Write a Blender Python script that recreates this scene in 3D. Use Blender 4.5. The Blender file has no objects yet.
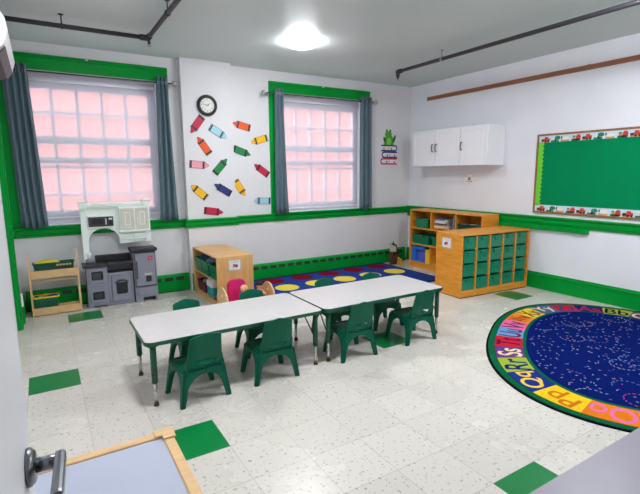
import bpy, bmesh, math, random
from mathutils import Vector, Matrix
random.seed(7)
PI = math.pi
SC = bpy.context.scene
COL = SC.collection
XR, XL, YB, YF, H = 5.06, -0.30, 5.54, -0.12, 2.715      # inner faces of the room
YP = 5.43                                                # front of the chimney breast

# ------------------------------------------------------------------ materials
def lin(c):
    return tuple(((v/255)/12.92 if v/255 <= .04045 else ((v/255+.055)/1.055)**2.4) for v in c) + (1.0,)
MATS = {}
def mat(name, rgb, rough=.5, metal=0, spec=.5, noise=0, nscale=8, bump=0, bscale=200, coat=0, stretch=None):
    if name in MATS: return MATS[name]
    m = bpy.data.materials.new(name); m.use_nodes = True
    nt = m.node_tree; b = nt.nodes['Principled BSDF']
    c = lin(rgb)
    b.inputs['Base Color'].default_value = c
    b.inputs['Roughness'].default_value = rough
    b.inputs['Metallic'].default_value = metal
    b.inputs['Specular IOR Level'].default_value = spec
    b.inputs['Coat Weight'].default_value = coat
    if noise or bump:
        tc = nt.nodes.new('ShaderNodeTexCoord'); mp = nt.nodes.new('ShaderNodeMapping')
        nt.links.new(tc.outputs['Object'], mp.inputs['Vector'])
        if stretch: mp.inputs['Scale'].default_value = stretch
    if noise:
        n = nt.nodes.new('ShaderNodeTexNoise'); n.inputs['Scale'].default_value = nscale; n.inputs['Detail'].default_value = 5
        nt.links.new(mp.outputs['Vector'], n.inputs['Vector'])
        r = nt.nodes.new('ShaderNodeValToRGB')
        r.color_ramp.elements[0].position = .3; r.color_ramp.elements[1].position = .7
        r.color_ramp.elements[0].color = tuple(v*(1-noise) for v in c[:3]) + (1,)
        r.color_ramp.elements[1].color = tuple(min(1, v*(1+noise)) for v in c[:3]) + (1,)
        nt.links.new(n.outputs['Fac'], r.inputs['Fac']); nt.links.new(r.outputs['Color'], b.inputs['Base Color'])
    if bump:
        n2 = nt.nodes.new('ShaderNodeTexNoise'); n2.inputs['Scale'].default_value = bscale; n2.inputs['Detail'].default_value = 3
        nt.links.new(mp.outputs['Vector'], n2.inputs['Vector'])
        bp = nt.nodes.new('ShaderNodeBump'); bp.inputs['Strength'].default_value = bump; bp.inputs['Distance'].default_value = .004
        nt.links.new(n2.outputs['Fac'], bp.inputs['Height']); nt.links.new(bp.outputs['Normal'], b.inputs['Normal'])
    MATS[name] = m
    return m

T, OX, OY = .3048, .1126, 3.6269                          # floor tile size and grid origin
def tile_mat(name, rgb, speck, lo, rough):
    m = bpy.data.materials.new(name); m.use_nodes = True
    nt = m.node_tree; N = nt.nodes.new; L = nt.links.new
    b = nt.nodes['Principled BSDF']; b.inputs['Roughness'].default_value = rough
    tc = N('ShaderNodeTexCoord')
    sp = N('ShaderNodeSeparateXYZ'); L(tc.outputs['Object'], sp.inputs[0])
    def M(op, a, v=None):
        n = N('ShaderNodeMath'); n.operation = op
        if isinstance(a, (int, float)): n.inputs[0].default_value = a
        else: L(a, n.inputs[0])
        if v is not None:
            if isinstance(v, (int, float)): n.inputs[1].default_value = v
            else: L(v, n.inputs[1])
        return n.outputs[0]
    ds, fl = [], []
    for ax, o in (('X', OX), ('Y', OY)):
        u = M('DIVIDE', M('SUBTRACT', sp.outputs[ax], o), T)
        fl.append(M('FLOOR', u))
        f = M('FRACT', u)
        ds.append(M('MINIMUM', f, M('SUBTRACT', 1.0, f)))
    seam = M('LESS_THAN', M('MINIMUM', ds[0], ds[1]), .0055)
    cb = N('ShaderNodeCombineXYZ'); L(fl[0], cb.inputs[0]); L(fl[1], cb.inputs[1])
    wn = N('ShaderNodeTexWhiteNoise'); wn.noise_dimensions = '2D'; L(cb.outputs[0], wn.inputs['Vector'])
    no = N('ShaderNodeTexNoise'); no.inputs['Scale'].default_value = 52; no.inputs['Detail'].default_value = 3
    L(tc.outputs['Object'], no.inputs['Vector'])
    rp = N('ShaderNodeValToRGB'); e = rp.color_ramp.elements
    e[0].position = .615; e[0].color = (0, 0, 0, 1); e[1].position = .66; e[1].color = (1, 1, 1, 1)
    L(no.outputs['Fac'], rp.inputs['Fac'])
    big = N('ShaderNodeTexNoise'); big.inputs['Scale'].default_value = 1.7; big.inputs['Detail'].default_value = 4
    L(tc.outputs['Object'], big.inputs['Vector'])
    def mix(f, a, c):
        n = N('ShaderNodeMixRGB')
        if isinstance(f, float): n.inputs[0].default_value = f
        else: L(f, n.inputs[0])
        for i, v in ((1, a), (2, c)):
            if isinstance(v, tuple): n.inputs[i].default_value = v
            else: L(v, n.inputs[i])
        return n.outputs[0]
    c = lin(rgb)
    base = mix(wn.outputs['Value'], tuple(v*.94 for v in c[:3])+(1,), tuple(min(1, v*1.04) for v in c[:3])+(1,))
    base = mix(M('MULTIPLY', big.outputs['Fac'], .06), base, tuple(v*.8 for v in c[:3])+(1,))
    base = mix(M('MULTIPLY', rp.outputs['Color'], lo), base, lin(speck))
    base = mix(M('MULTIPLY', seam, .42), base, tuple(v*.35 for v in c[:3])+(1,))
    L(base, b.inputs['Base Color'])
    rr = M('ADD', M('MULTIPLY', big.outputs['Fac'], .06), rough-.03); L(rr, b.inputs['Roughness'])
    MATS[name] = m
    return m

def emit(name, rgb, s):
    m = bpy.data.materials.new(name); m.use_nodes = True; nt = m.node_tree
    b = nt.nodes['Principled BSDF']; b.inputs['Base Color'].default_value = (.9, .9, .9, 1)
    b.inputs['Emission Color'].default_value = lin(rgb); b.inputs['Emission Strength'].default_value = s
    MATS[name] = m; return m

WALL = mat('painted_wall', (226, 225, 228), .55, noise=.02, nscale=3, bump=.15, bscale=60)
CEIL = mat('painted_ceiling', (204, 212, 211), .45, noise=.02, nscale=2)
GREEN = mat('green_gloss_paint', (0, 148, 54), .32, spec=.14, noise=.06, nscale=5, bump=.1, bscale=25)
DGREEN = mat('vent_dark', (4, 40, 22), .6)
WHITE = mat('white_paint', (236, 236, 240), .4)
SASH = mat('sash_paint', (222, 218, 230), .5)
MAPLE = mat('maple', (218, 170, 108), .38, noise=.10, nscale=6, stretch=(9, 1, 1))
OAK = mat('honey_maple', (226, 150, 52), .42, spec=.25, noise=.12, nscale=5, stretch=(1, 1, 7))
OAKD = mat('honey_maple_shelf', (222, 152, 64), .42, spec=.25, noise=.12, nscale=5, stretch=(1, 7, 1))
PINE = mat('pine', (226, 186, 134), .45, noise=.10, nscale=6, stretch=(2, 9, 2))
RAILW = mat('brown_wood', (150, 92, 58), .5, noise=.2, nscale=8, stretch=(1, .4, 6))
CHAIRG = mat('green_plastic', (0, 92, 68), .42, spec=.2, bump=.05, bscale=400)
TABG = mat('green_edge_plastic', (0, 82, 56), .4)
TABTOP = mat('grey_nebula_laminate', (200, 196, 195), .33, noise=.04, nscale=30)
CHROME = mat('chrome', (205, 203, 200), .18, metal=1)
DCHROME = mat('satin_steel', (176, 176, 180), .28, metal=1)
BLACK = mat('black_plastic', (22, 22, 24), .45)
PIPE = mat('dark_pipe', (44, 42, 48), .5)
CURT = mat('slate_curtain', (92, 114, 124), .85, noise=.12, nscale=14, stretch=(6, 6, .3))
KGREY = mat('grey_play_plastic', (138, 140, 154), .5, noise=.03, nscale=10)
KDARK = mat('charcoal_play_plastic', (58, 58, 64), .45)
KMINT = mat('pale_play_plastic', (240, 250, 244), .45)
KBEIGE = mat('beige_play_plastic', (216, 212, 200), .5)
KBLACK = mat('black_play_plastic', (36, 36, 42), .35)
RED = mat('red', (205, 30, 60), .5)
BING = mat('bin_green', (0, 118, 78), .35)
BINT = mat('tray_green', (0, 132, 98), .35)
PAPER = mat('paper', (236, 236, 232), .8)
BLUEC = mat('blue_cloth', (70, 92, 128), .9, noise=.3, nscale=30)
def colmat(n, rgb, rough=.6, **k): return mat(n, rgb, rough, **k)

# ------------------------------------------------------------------ mesh building
class MB:
    def __init__(s): s.bm = bmesh.new(); s.mats = []
    def mi(s, m):
        if m not in s.mats: s.mats.append(m)
        return s.mats.index(m)
    def add(s, bm, m, M=None, smooth=False):
        if M is not None: bmesh.ops.transform(bm, matrix=M, verts=bm.verts)
        i = s.mi(m); vm = {}
        for v in bm.verts: vm[v] = s.bm.verts.new(v.co)
        for f in bm.faces:
            try: g = s.bm.faces.new([vm[v] for v in f.verts])
            except ValueError: continue
            g.material_index = i; g.smooth = smooth or f.smooth
        bm.free(); return s
    def box(s, x0, y0, z0, x1, y1, z1, m, bev=0, M=None, seg=1):
        bm = bmesh.new(); bmesh.ops.create_cube(bm, size=1)
        for v in bm.verts:
            v.co = Vector(((x0+x1)/2+v.co.x*(x1-x0), (y0+y1)/2+v.co.y*(y1-y0), (z0+z1)/2+v.co.z*(z1-z0)))
        if bev: bmesh.ops.bevel(bm, geom=bm.edges[:], offset=bev, segments=seg, profile=.6, affect='EDGES')
        return s.add(bm, m, M)
    def cyl(s, p, q, r, m, r2=None, n=14, M=None, cap=True):
        p, q = Vector(p), Vector(q); d = q-p
        bm = bmesh.new()
        bmesh.ops.create_cone(bm, cap_ends=cap, segments=n, radius1=r, radius2=r if r2 is None else r2, depth=d.length)
        for f in bm.faces:
            if len(f.verts) == 4: f.smooth = True
        R = Vector((0, 0, 1)).rotation_difference(d.normalized()).to_matrix().to_4x4()
        bmesh.ops.transform(bm, matrix=Matrix.Translation((p+q)/2) @ R, verts=bm.verts)
        return s.add(bm, m, M)
    def sph(s, c, r, m, sc=(1, 1, 1), n=14, M=None):
        bm = bmesh.new(); bmesh.ops.create_uvsphere(bm, u_segments=n, v_segments=max(6, n*2//3), radius=r)
        for v in bm.verts: v.co = Vector((c[0]+v.co.x*sc[0], c[1]+v.co.y*sc[1], c[2]+v.co.z*sc[2]))
        return s.add(bm, m, M, True)
    def tube(s, pts, r, m, n=10):
        for a, b in zip(pts, pts[1:]): s.cyl(a, b, r, m, n=n)
        for a in pts[1:-1]: s.sph(a, r, m, n=n)
        return s
    def lathe(s, prof, m, c=(0, 0, 0), axis='Z', n=24, M=None):
        bm = bmesh.new(); rings = []
        for r, z in prof:
            rings.append([bm.verts.new((r*math.cos(2*PI*k/n), r*math.sin(2*PI*k/n), z)) for k in range(n)])
        for a, b in zip(rings, rings[1:]):
            for k in range(n):
                f = bm.faces.new((a[k], a[(k+1) % n], b[(k+1) % n], b[k])); f.smooth = True
        if prof[0][0] > .012 and prof[-1][0] > .012:       # a closed band, open in the middle
            for k in range(n): bm.faces.new((rings[-1][k], rings[-1][(k+1) % n], rings[0][(k+1) % n], rings[0][k]))
        else:
            bm.faces.new(rings[0][::-1]); bm.faces.new(rings[-1])
        if axis == 'Y': bmesh.ops.transform(bm, matrix=Matrix.Rotation(PI/2, 4, 'X'), verts=bm.verts)
        if axis == 'X': bmesh.ops.transform(bm, matrix=Matrix.Rotation(PI/2, 4, 'Y'), verts=bm.verts)
        bmesh.ops.translate(bm, vec=c, verts=bm.verts)
        return s.add(bm, m, M)
    def prism(s, loops, d, m, frame='XZ', off=0, M=None, fn=None, smooth=False, cuts=None):
        """closed outline (first loop) with optional holes, extruded by d along the frame's normal"""
        if not isinstance(loops[0][0], (tuple, list)): loops = [loops]
        bm = bmesh.new(); es = []
        for lp in loops:
            vs = [bm.verts.new((a, 0, b)) for a, b in lp]
            es += [bm.edges.new((vs[i], vs[(i+1) % len(vs)])) for i in range(len(vs))]
        if len(loops) == 1:
            bm.faces.new(vs)
        else:
            bmesh.ops.triangle_fill(bm, use_beauty=True, edges=es, use_dissolve=False)
        if cuts:
            for (co, no) in cuts:
                bmesh.ops.bisect_plane(bm, geom=bm.verts[:]+bm.edges[:]+bm.faces[:], plane_co=co, plane_no=no)
        r = bmesh.ops.extrude_face_region(bm, geom=bm.faces[:])
        bmesh.ops.translate(bm, vec=(0, d, 0), verts=[g for g in r['geom'] if isinstance(g, bmesh.types.BMVert)])
        bmesh.ops.recalc_face_normals(bm, faces=bm.faces[:])
        for v in bm.verts:
            a, t, b = v.co
            t += off
            v.co = Vector({'XZ': (a, t, b), 'YZ': (t, a, b), 'XY': (a, b, t)}[frame])
        if fn:
            for v in bm.verts: v.co = fn(v.co)
        bmesh.ops.recalc_face_normals(bm, faces=bm.faces[:])
        return s.add(bm, m, M, smooth)
    def build(s, name, parent=None, loc=None, bevel=0):
        me = bpy.data.meshes.new(name)
        bmesh.ops.recalc_face_normals(s.bm, faces=s.bm.faces[:])
        s.bm.to_mesh(me); s.bm.free()
        for m in s.mats: me.materials.append(m)
        o = bpy.data.objects.new(name, me); COL.objects.link(o)
        if parent is not None: o.parent = parent
        if loc is not None: o.location = loc
        if bevel:
            bv = o.modifiers.new('bevel', 'BEVEL'); bv.width = bevel; bv.segments = 2; bv.limit_method = 'ANGLE'
        return o

def thing(name, label, cat, loc=(0, 0, 0), rz=0, group=None):
    o = bpy.data.objects.new(name, None); COL.objects.link(o)
    o.empty_display_size = .05
    o.location = loc; o.rotation_euler = (0, 0, rz)
    return tag(o, label, cat, group)
def tag(o, label, cat, group=None):
    o['label'] = label; o['category'] = cat
    if group: o['group'] = group
    return o
def struct(o): o['kind'] = 'structure'; return o
def dup(root, loc, rz, label, group=None):
    r = root.copy(); COL.objects.link(r); r.location = loc; r.rotation_euler = (0, 0, rz); r['label'] = label
    if group: r['group'] = group
    for ch in list(root.children):
        c = ch.copy(); COL.objects.link(c); c.parent = r
        for g in list(ch.children):
            d = g.copy(); COL.objects.link(d); d.parent = c
    return r
def arc(cx, cz, rx, rz, a0, a1, n):
    return [(cx+rx*math.cos(a0+(a1-a0)*i/n), cz+rz*math.sin(a0+(a1-a0)*i/n)) for i in range(n+1)]
def rrect(x0, z0, x1, z1, r, n=5):
    return (arc(x1-r, z1-r, r, r, 0, PI/2, n)+arc(x0+r, z1-r, r, r, PI/2, PI, n)
            + arc(x0+r, z0+r, r, r, PI, 1.5*PI, n)+arc(x1-r, z0+r, r, r, 1.5*PI, 2*PI, n))
def rect(x0, z0, x1, z1): return [(x0, z0), (x1, z0), (x1, z1), (x0, z1)]

# ------------------------------------------------------------------ camera
cam = bpy.data.cameras.new('camera'); co = bpy.data.objects.new('camera', cam); COL.objects.link(co)
r_ = Vector((0.85343757, -0.52112937, -0.0082755)); u_ = Vector((0.09032483, 0.13224723, 0.98709275)); f_ = Vector((0.51330861, 0.84316952, -0.15993568))
mw = Matrix((r_, u_, -f_)).transposed().to_4x4(); mw.translation = (0, 0, 1.4014167)
co.matrix_world = mw
cam.sensor_fit = 'HORIZONTAL'; cam.sensor_width = 36; cam.lens = 36*453.1645/640; cam.clip_start = .02
SC.camera = co

# ------------------------------------------------------------------ room shell
W1 = (-.19, 1.23, .872, 2.45); W2 = (2.72, 4.13, .872, 2.45)
VINYL = tile_mat('speckled_vinyl_tile', (214, 209, 200), (134, 110, 92), .62, .27)
GTILE = tile_mat('green_vinyl_tile', (0, 124, 60), (0, 105, 52), .5, .3)
m = MB()
gx = [XL-.02]+[OX+T*i for i in range(-1, 17)]+[XR+.02]
gy = [-1.45]+[OY+T*j for j in range(-16, 7)]+[YB+.02]
green_cells = {(0, 4), (-1, -1), (1, -5), (7, -3), (5, -9), (14, -2)}
iv, ig = m.mi(VINYL), m.mi(GTILE)
vs = {}
def V(x, y):
    k = (round(x, 5), round(y, 5))
    if k not in vs: vs[k] = m.bm.verts.new((x, y, 0))
    return vs[k]
for a, b in zip(gx, gx[1:]):
    for c, d in zip(gy, gy[1:]):
        f = m.bm.faces.new((V(a, c), V(b, c), V(b, d), V(a, d)))
        cell = (round(((a+b)/2-OX)/T-.5), round(((c+d)/2-OY)/T-.5))
        full = abs(b-a-T) < 1e-3 and abs(d-c-T) < 1e-3
        f.material_index = ig if (cell in green_cells and full) else iv
struct(m.build('floor'))
m = MB(); m.box(XL-.2, -1.6, H, XR+.2, YB+.24, H+.2, CEIL); struct(m.build('ceiling'))
m = MB()
t = .2
for (x0, x1, z0, z1) in ((XL-.2, W1[0], 0, H), (W1[1], W2[0], 0, H), (W2[1], XR+.2, 0, H)):
    m.box(x0, YB, z0, x1, YB+t, z1, WALL)
for w in (W1, W2):
    m.box(w[0], YB, 0, w[1], YB+t, w[2], WALL); m.box(w[0], YB, w[3], w[1], YB+t, H, WALL)
m.box(1.465, YP, 0, 2.07, YB, H, WALL)
struct(m.build('wall_back'))
m = MB(); m.box(XR, YF, 0, XR+.2, YB, H, mat('painted_wall_lightened', (240, 241, 247), .55, noise=.02, nscale=3, bump=.15, bscale=60)); struct(m.build('wall_right'))  # same white wall paint, colour lightened to stand in for more light
m = MB(); m.box(XL-.2, -1.6, 0, XL, YB, H, WALL); struct(m.build('wall_left'))
m = MB(); m.box(XL, YF-.12, 2.06, .70, YF, H, WALL); m.box(XL, YF-.12, 0, -.2, YF, 2.06, WALL); m.box(.66, YF-.12, 0, XR+.2, YF, H, WALL)
m.box(.66, -1.6, 0, .8, YF-.12, H, WALL); m.box(XL, -1.6, 0, .66, -1.45, H, WALL)
struct(m.build('wall_front'))

# chair rail
def railprof(z0=.77, z1=.873, k=1.0):
    return [(0, z0), (.014*k, z0), (.018*k, z0+.025), (.026*k, z0+.035), (.026*k, z1-.03), (.038*k, z1-.022), (.042*k, z1-.012), (.038*k, z1), (0, z1)]
def rail_x(m, x0, x1, y, k=1.0):      # along X on a wall facing -Y
    m.prism([(-d, z) for d, z in railprof(k=k)], x1-x0, GREEN, 'YZ', off=x0, M=Matrix.Translation((0, y, 0)))
m = MB(); rail_x(m, XL, 1.465, YB, 1.2); rail_x(m, 1.43, 2.10, YP); rail_x(m, 2.07, XR, YB, 1.0)
m.box(1.43, YP, .77, 1.465, YB, .873, GREEN); m.box(2.07, YP, .77, 2.10, YB, .873, GREEN)
struct(m.build('trim_back'))
m = MB(); m.prism([(XR-d, z) for d, z in railprof(.768, .88)], YB-YF, GREEN, 'XZ', off=YF); struct(m.build('trim_right'))
m = MB(); m.prism([(XL+d, z) for d, z in railprof()], YB-4.97, GREEN, 'XZ', off=4.97); 
m.box(XL, 4.83, 0, XL+.035, 4.97, 2.12, GREEN, .004); m.box(XL, 4.86, 0, XL+.045, 4.94, 2.10, GREEN, .004)
struct(m.build('trim_left'))
m = MB(); m.box(XR-.016, 3.0, 0, XR, YB, .17, GREEN); 
m.prism([(XR, 0), (XR-.018, 0), (XR-.018, .162), (XR-.026, .166), (XR-.024, .178), (XR-.012, .184), (XR-.010, .2), (XR, .2)], YB-YF, GREEN, 'XZ', off=YF)
struct(m.build('baseboard_right'))
m = MB(); m.box(XL, 5.03, 0, XL+.055, YB-.08, .19, GREEN, .006); m.box(XL+.01, 5.05, .19, XL+.045, YB-.08, .2, GREEN); struct(m.build('baseboard_left'))
m = MB(); m.box(XR-.05, 2.66, .722, XR, YB-.03, .775, GREEN, .004)
o = m.build('cable_raceway'); tag(o, 'long green painted box duct under the chair rail on the right wall', 'cable duct')

# baseboard heaters
def heater(x0, x1, yw, label):
    root = thing('baseboard_heater', label, 'heater', ((x0+x1)/2, yw, 0)); w = (x1-x0)/2
    m = MB()
    m.prism([(-.002, .012), (-.058, .012), (-.062, .03), (-.062, .135), (-.052, .185), (-.03, .205), (-.002, .21)], 2*w, GREEN, 'YZ', off=-w)
    m.build('cover', root)
    m = MB(); n = max(1, int(2*w/.135))
    for i in range(n):
        a = -w+.05+i*(2*w-.06)/n
        m.prism([(-.0625, .138), (-.0535, .181), (-.0505, .181), (-.0595, .138)], (2*w-.06)/n*.72, DGREEN, 'YZ', off=a)
    m.build('vent', root)
    for s in (-1, 1):
        m = MB(); m.box(s*w-.012, -.067, 0, s*w+.012, -.001, .214, GREEN, .004); m.build('end_cap', root)
    m = MB(); m.box(-w+.02, -.055, 0.001, w-.02, -.01, .013, BLACK); m.build('gap_shade', root)  # black bar standing in for the shade under the cover
heater(-.225, 1.44, YB, 'green baseboard heater under the left window, behind the play kitchen')
heater(1.49, 2.05, YP, 'green baseboard heater on the chimney breast behind the small low shelf')
heater(2.10, 4.94, YB, 'long green baseboard heater under the right window along the dotted rug')

# ------------------------------------------------------------------ windows
GLASS = bpy.data.materials.new('window_glass'); GLASS.use_nodes = True
nt = GLASS.node_tree; nt.nodes.clear()
a = nt.nodes.new('ShaderNodeBsdfTransparent'); g = nt.nodes.new('ShaderNodeBsdfGlossy'); g.inputs['Roughness'].default_value = .4
mx = nt.nodes.new('ShaderNodeMixShader'); mx.inputs[0].default_value = .02; out = nt.nodes.new('ShaderNodeOutputMaterial')
nt.links.new(a.outputs[0], mx.inputs[1]); nt.links.new(g.outputs[0], mx.inputs[2]); nt.links.new(mx.outputs[0], out.inputs[0])
SHADE = bpy.data.materials.new('sheer_fabric'); SHADE.use_nodes = True
nt = SHADE.node_tree; nt.nodes.clear()
a = nt.nodes.new('ShaderNodeBsdfTransparent'); g = nt.nodes.new('ShaderNodeBsdfTranslucent'); g.inputs['Color'].default_value = (.92, .90, .96, 1)
dd = nt.nodes.new('ShaderNodeBsdfDiffuse'); dd.inputs['Color'].default_value = (.85, .84, .88, 1)
m1 = nt.nodes.new('ShaderNodeMixShader'); m1.inputs[0].default_value = .5
mx = nt.nodes.new('ShaderNodeMixShader'); mx.inputs[0].default_value = .5; out = nt.nodes.new('ShaderNodeOutputMaterial')
nt.links.new(g.outputs[0], m1.inputs[1]); nt.links.new(dd.outputs[0], m1.inputs[2])
nt.links.new(a.outputs[0], mx.inputs[1]); nt.links.new(m1.outputs[0], mx.inputs[2]); nt.links.new(mx.outputs[0], out.inputs[0])
YS = YB+.12
def window(name, w, mxs, zs, left, right, top):
    x0, x1, z0, z1 = w
    m = MB()                                              # green casing
    m.box(left, YB-.022, z0, x0, YB, z1, GREEN, .003); m.box(x1, YB-.022, z0, right, YB, z1, GREEN, .003)
    m.box(left, YB-.026, z1, right, YB, top, GREEN, .003); m.box(left, YB-.036, top-.045, right, YB-.02, top-.01, GREEN, .006)
    root = struct(m.build(name))
    m = MB()
    m.box(x0, YB, z0, x0+.012, YS, z1, WHITE); m.box(x1-.012, YB, z0, x1, YS, z1, WHITE); m.box(x0, YB, z1-.012, x1, YS, z1, WHITE)
    m.box(x0-.03, YB-.055, z0-.004, x1+.03, YB, z0+.012, GREEN, .004)
    m.box(x0, YB, z0-.001, x1, YS, z0+.012, WHITE)
    m.build('window_reveal', root)
    m = MB(); a, b = mxs[0]-.237, mxs[-1]+.237
    b = min(b, x1-.07)
    m.box(x0, YS, z0, a, YS+.04, z1, SASH); m.box(b, YS, z0, x1, YS+.04, z1, SASH)
    m.box(a, YS, zs[0][1], b, YS+.04, z1, SASH); m.box(a, YS, z0, b, YS+.04, zs[-1][0], SASH)
    for lo, hi in zs[1:-1]: m.box(a, YS+.003, lo, b, YS+.037, hi, SASH)
    m.build('sash_frame', root)
    m = MB()
    for x in mxs: m.box(x-.015, YS+.005, z0+.03, x+.015, YS+.035, z1-.15, SASH)
    m.build('muntin_grid', root)
    m = MB(); xc = (left+right)/2; m.box(xc-.012, YB-.045, top-.025, xc+.012, YB-.03, top+.004, KBEIGE, .002); m.box(xc-.006, YB-.05, top-.04, xc+.006, YB-.035, top-.02, BLACK, .002); m.build('shade_hook', root)
    m = MB(); m.box(x0, YS+.018, z0, x1, YS+.022, z1, GLASS); m.build('glass_pane', root)
    return root
window('window_1', W1, (.17, .408, .649, .891), [(2.29, 2.291), (2.04, 2.068), (1.735, 1.812), (1.535, 1.597), (1.482, 1.505), (1.185, 1.208), (1.03, 1.04)], XL+.001, 1.342, 2.60)
window('window_2', W2, (3.075, 3.312, 3.551, 3.794), [(2.28, 2.281), (2.01, 2.038), (1.705, 1.783), (1.52, 1.577), (1.458, 1.481), (1.17, 1.192), (.985, 1.02), (.908, .91)][:6]+[(1.0, 1.03)], 2.61, 4.241, 2.582)
def shade(w, zb, label):
    x0, x1, z0, z1 = w; z1 -= .035
    root = thing('roller_shade', label, 'window shade', ((x0+x1)/2, YB+.088, zb)); hw = (x1-x0)/2-.03
    m = MB(); m.cyl((-hw, 0, z1-zb-.035), (hw, 0, z1-zb-.035), .02, WHITE); m.build('roller_tube', root)
    m = MB(); bm = bmesh.new()
    n = 24
    vsx = [[bm.verts.new((-hw+2*hw*i/n, .012+.004*math.sin(i*.9), z)) for i in range(n+1)] for z in (.02, (z1-zb)*.5, z1-zb-.03)]
    for a, b in zip(vsx, vsx[1:]):
        for i in range(n): bm.faces.new((a[i], a[i+1], b[i+1], b[i]))
    m.add(bm, SHADE, None, True); m.build('shade_fabric', root)
    m = MB(); m.box(-hw, .006, 0, hw, .018, .02, WHITE, .003); m.build('hem_bar', root)
shade(W1, .945, 'sheer white roller shade drawn down in the left window above the play kitchen')
shade(W2, .915, 'sheer white roller shade drawn down in the right window above the dotted rug')

# curtains and rods
def rod(x0, x1, label):
    root = thing('curtain_rod', label, 'curtain rod', ((x0+x1)/2, YB-.085, 2.42)); hw = (x1-x0)/2
    m = MB(); m.cyl((-hw, 0, 0), (hw, 0, 0), .0085, KDARK); m.build('pole', root)
    for s in (-1, 1):
        m = MB(); m.cyl((s*hw, 0, 0), (s*(hw+.015), 0, 0), .012, DCHROME); m.sph((s*(hw+.036), 0, 0), .031, mat('finial_nickel', (176, 172, 164), .35, metal=.35)); m.build('finial', root)
        m = MB(); m.cyl((s*(hw-.03), 0, -.01), (s*(hw-.03), .062, -.01), .006, DCHROME); m.cyl((s*(hw-.03), .056, -.01), (s*(hw-.03), .0625, -.01), .018, DCHROME)
        m.build('bracket', root)
rod(-.22, 1.365, 'dark curtain rod over the left window with a steel ball end')
rod(2.545, 4.265, 'dark curtain rod over the right window with steel ball ends')
def curtain(t0, t1, b0, b1, label, folds, ph):
    xm = (t0+t1)/2; z0, z1 = .875, 2.485
    root = thing('curtain', label, 'curtain', (xm, YB-.085, z0), group='slate curtains')
    bm = bmesh.new(); n = folds*10; rows = 16; g = []
    for j in range(rows+1):
        v = j/rows; z = (z1-z0)*v; row = []
        for i in range(n+1):
            u = i/n; l = b0+(t0-b0)*v**.8; r = b1+(t1-b1)*v**.8
            amp = .024*(.85+.15*math.sin(3*v+ph))
            x = l+(r-l)*(u+.012*math.sin(5*v+6*u+ph)); y = amp*math.sin(2*PI*folds*u+ph+.5*math.sin(2*v+ph))
            zz = z + (.012*math.sin(9*u+ph) if j == 0 else 0)
            row.append(bm.verts.new((x-xm, y, zz)))
        g.append(row)
    for a, b in zip(g, g[1:]):
        for i in range(n): bm.faces.new((a[i], a[i+1], b[i+1], b[i]))
    m = MB(); m.add(bm, CURT, None, True); o = m.build('curtain_panel', root)
    sm = o.modifiers.new('thick', 'SOLIDIFY'); sm.thickness = .004; sm.offset = 0
    m = MB()
    for k in range(folds*2):
        x = t0+(t1-t0)*(k+.5)/(folds*2)-xm
        m.lathe([(.021, -.003), (.021, .003), (.016, .003), (.016, -.003)], DCHROME, (x, 0, 2.42-z0), 'X', 12)
    m.build('grommet', root)
curtain(-.225, -.015, -.20, .03, 'slate grey curtain at the left side of the left window', 4, .3)
curtain(1.20, 1.325, 1.155, 1.365, 'slate grey curtain at the right side of the left window', 3, 1.2)
curtain(2.665, 2.79, 2.64, 2.84, 'slate grey curtain at the left side of the right window', 3, 2.1)
curtain(4.03, 4.235, 4.025, 4.255, 'slate grey curtain at the right side of the right window', 3, .9)

# the sunlit brick house across the way
BRICK = bpy.data.materials.new('facade_brick'); BRICK.use_nodes = True
nt = BRICK.node_tree; b = nt.nodes['Principled BSDF']; b.inputs['Roughness'].default_value = .9
tc = nt.nodes.new('ShaderNodeTexCoord'); mp = nt.nodes.new('ShaderNodeMapping'); mp.inputs['Rotation'].default_value = (PI/2, 0, 0)
bt = nt.nodes.new('ShaderNodeTexBrick'); bt.inputs['Scale'].default_value = 4
bt.inputs['Color1'].default_value = lin((146, 88, 86)); bt.inputs['Color2'].default_value = lin((142, 84, 82)); bt.inputs['Mortar'].default_value = lin((156, 104, 100))
nt.links.new(tc.outputs['Object'], mp.inputs[0]); nt.links.new(mp.outputs[0], bt.inputs['Vector']); nt.links.new(bt.outputs['Color'], b.inputs['Base Color'])
m = MB(); m.box(-6, 9.4, -4, 18, 9.8, 5, BRICK)
o = m.build('brick_building'); tag(o, 'pink brick facade of the building outside both windows', 'building')

# ------------------------------------------------------------------ door
RO = Vector((-.065, .88, .90))
ang = math.radians(4.5)
dr = Vector((math.sin(ang), math.cos(ang), 0)); nn = Vector((dr.y, -dr.x, 0))      # along the leaf, and out of its face
m = MB(); m.box(-.032, -.83, .012, 0, .065, 2.04, WHITE, .003)
door = struct(m.build('door_1'))
door.matrix_world = Matrix(((nn.x, dr.x, 0, RO.x), (nn.y, dr.y, 0, RO.y), (0, 0, 1, 0), (0, 0, 0, 1)))
m = MB(); m.lathe([(.0, .0005), (.033, .0005), (.033, .006), (.026, .013), (.014, .014), (.0, .014)], mat('lever_steel', (128, 130, 136), .3, metal=1), (0, 0, .90), 'X', 28); m.build('rose', door)
LEV = mat('lever_steel', (128, 130, 136), .3, metal=1)
m = MB(); m.cyl((.012, 0, .90), (.054, 0, .90), .0125, LEV, n=20)
m.box(.042, -.115, .888, .060, .013, .914, LEV, .006, seg=2); m.build('lever_handle', door)
m = MB(); m.box(-.028, .0645, .84, -.006, .0665, .96, DCHROME); m.build('latch_plate', door)

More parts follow.
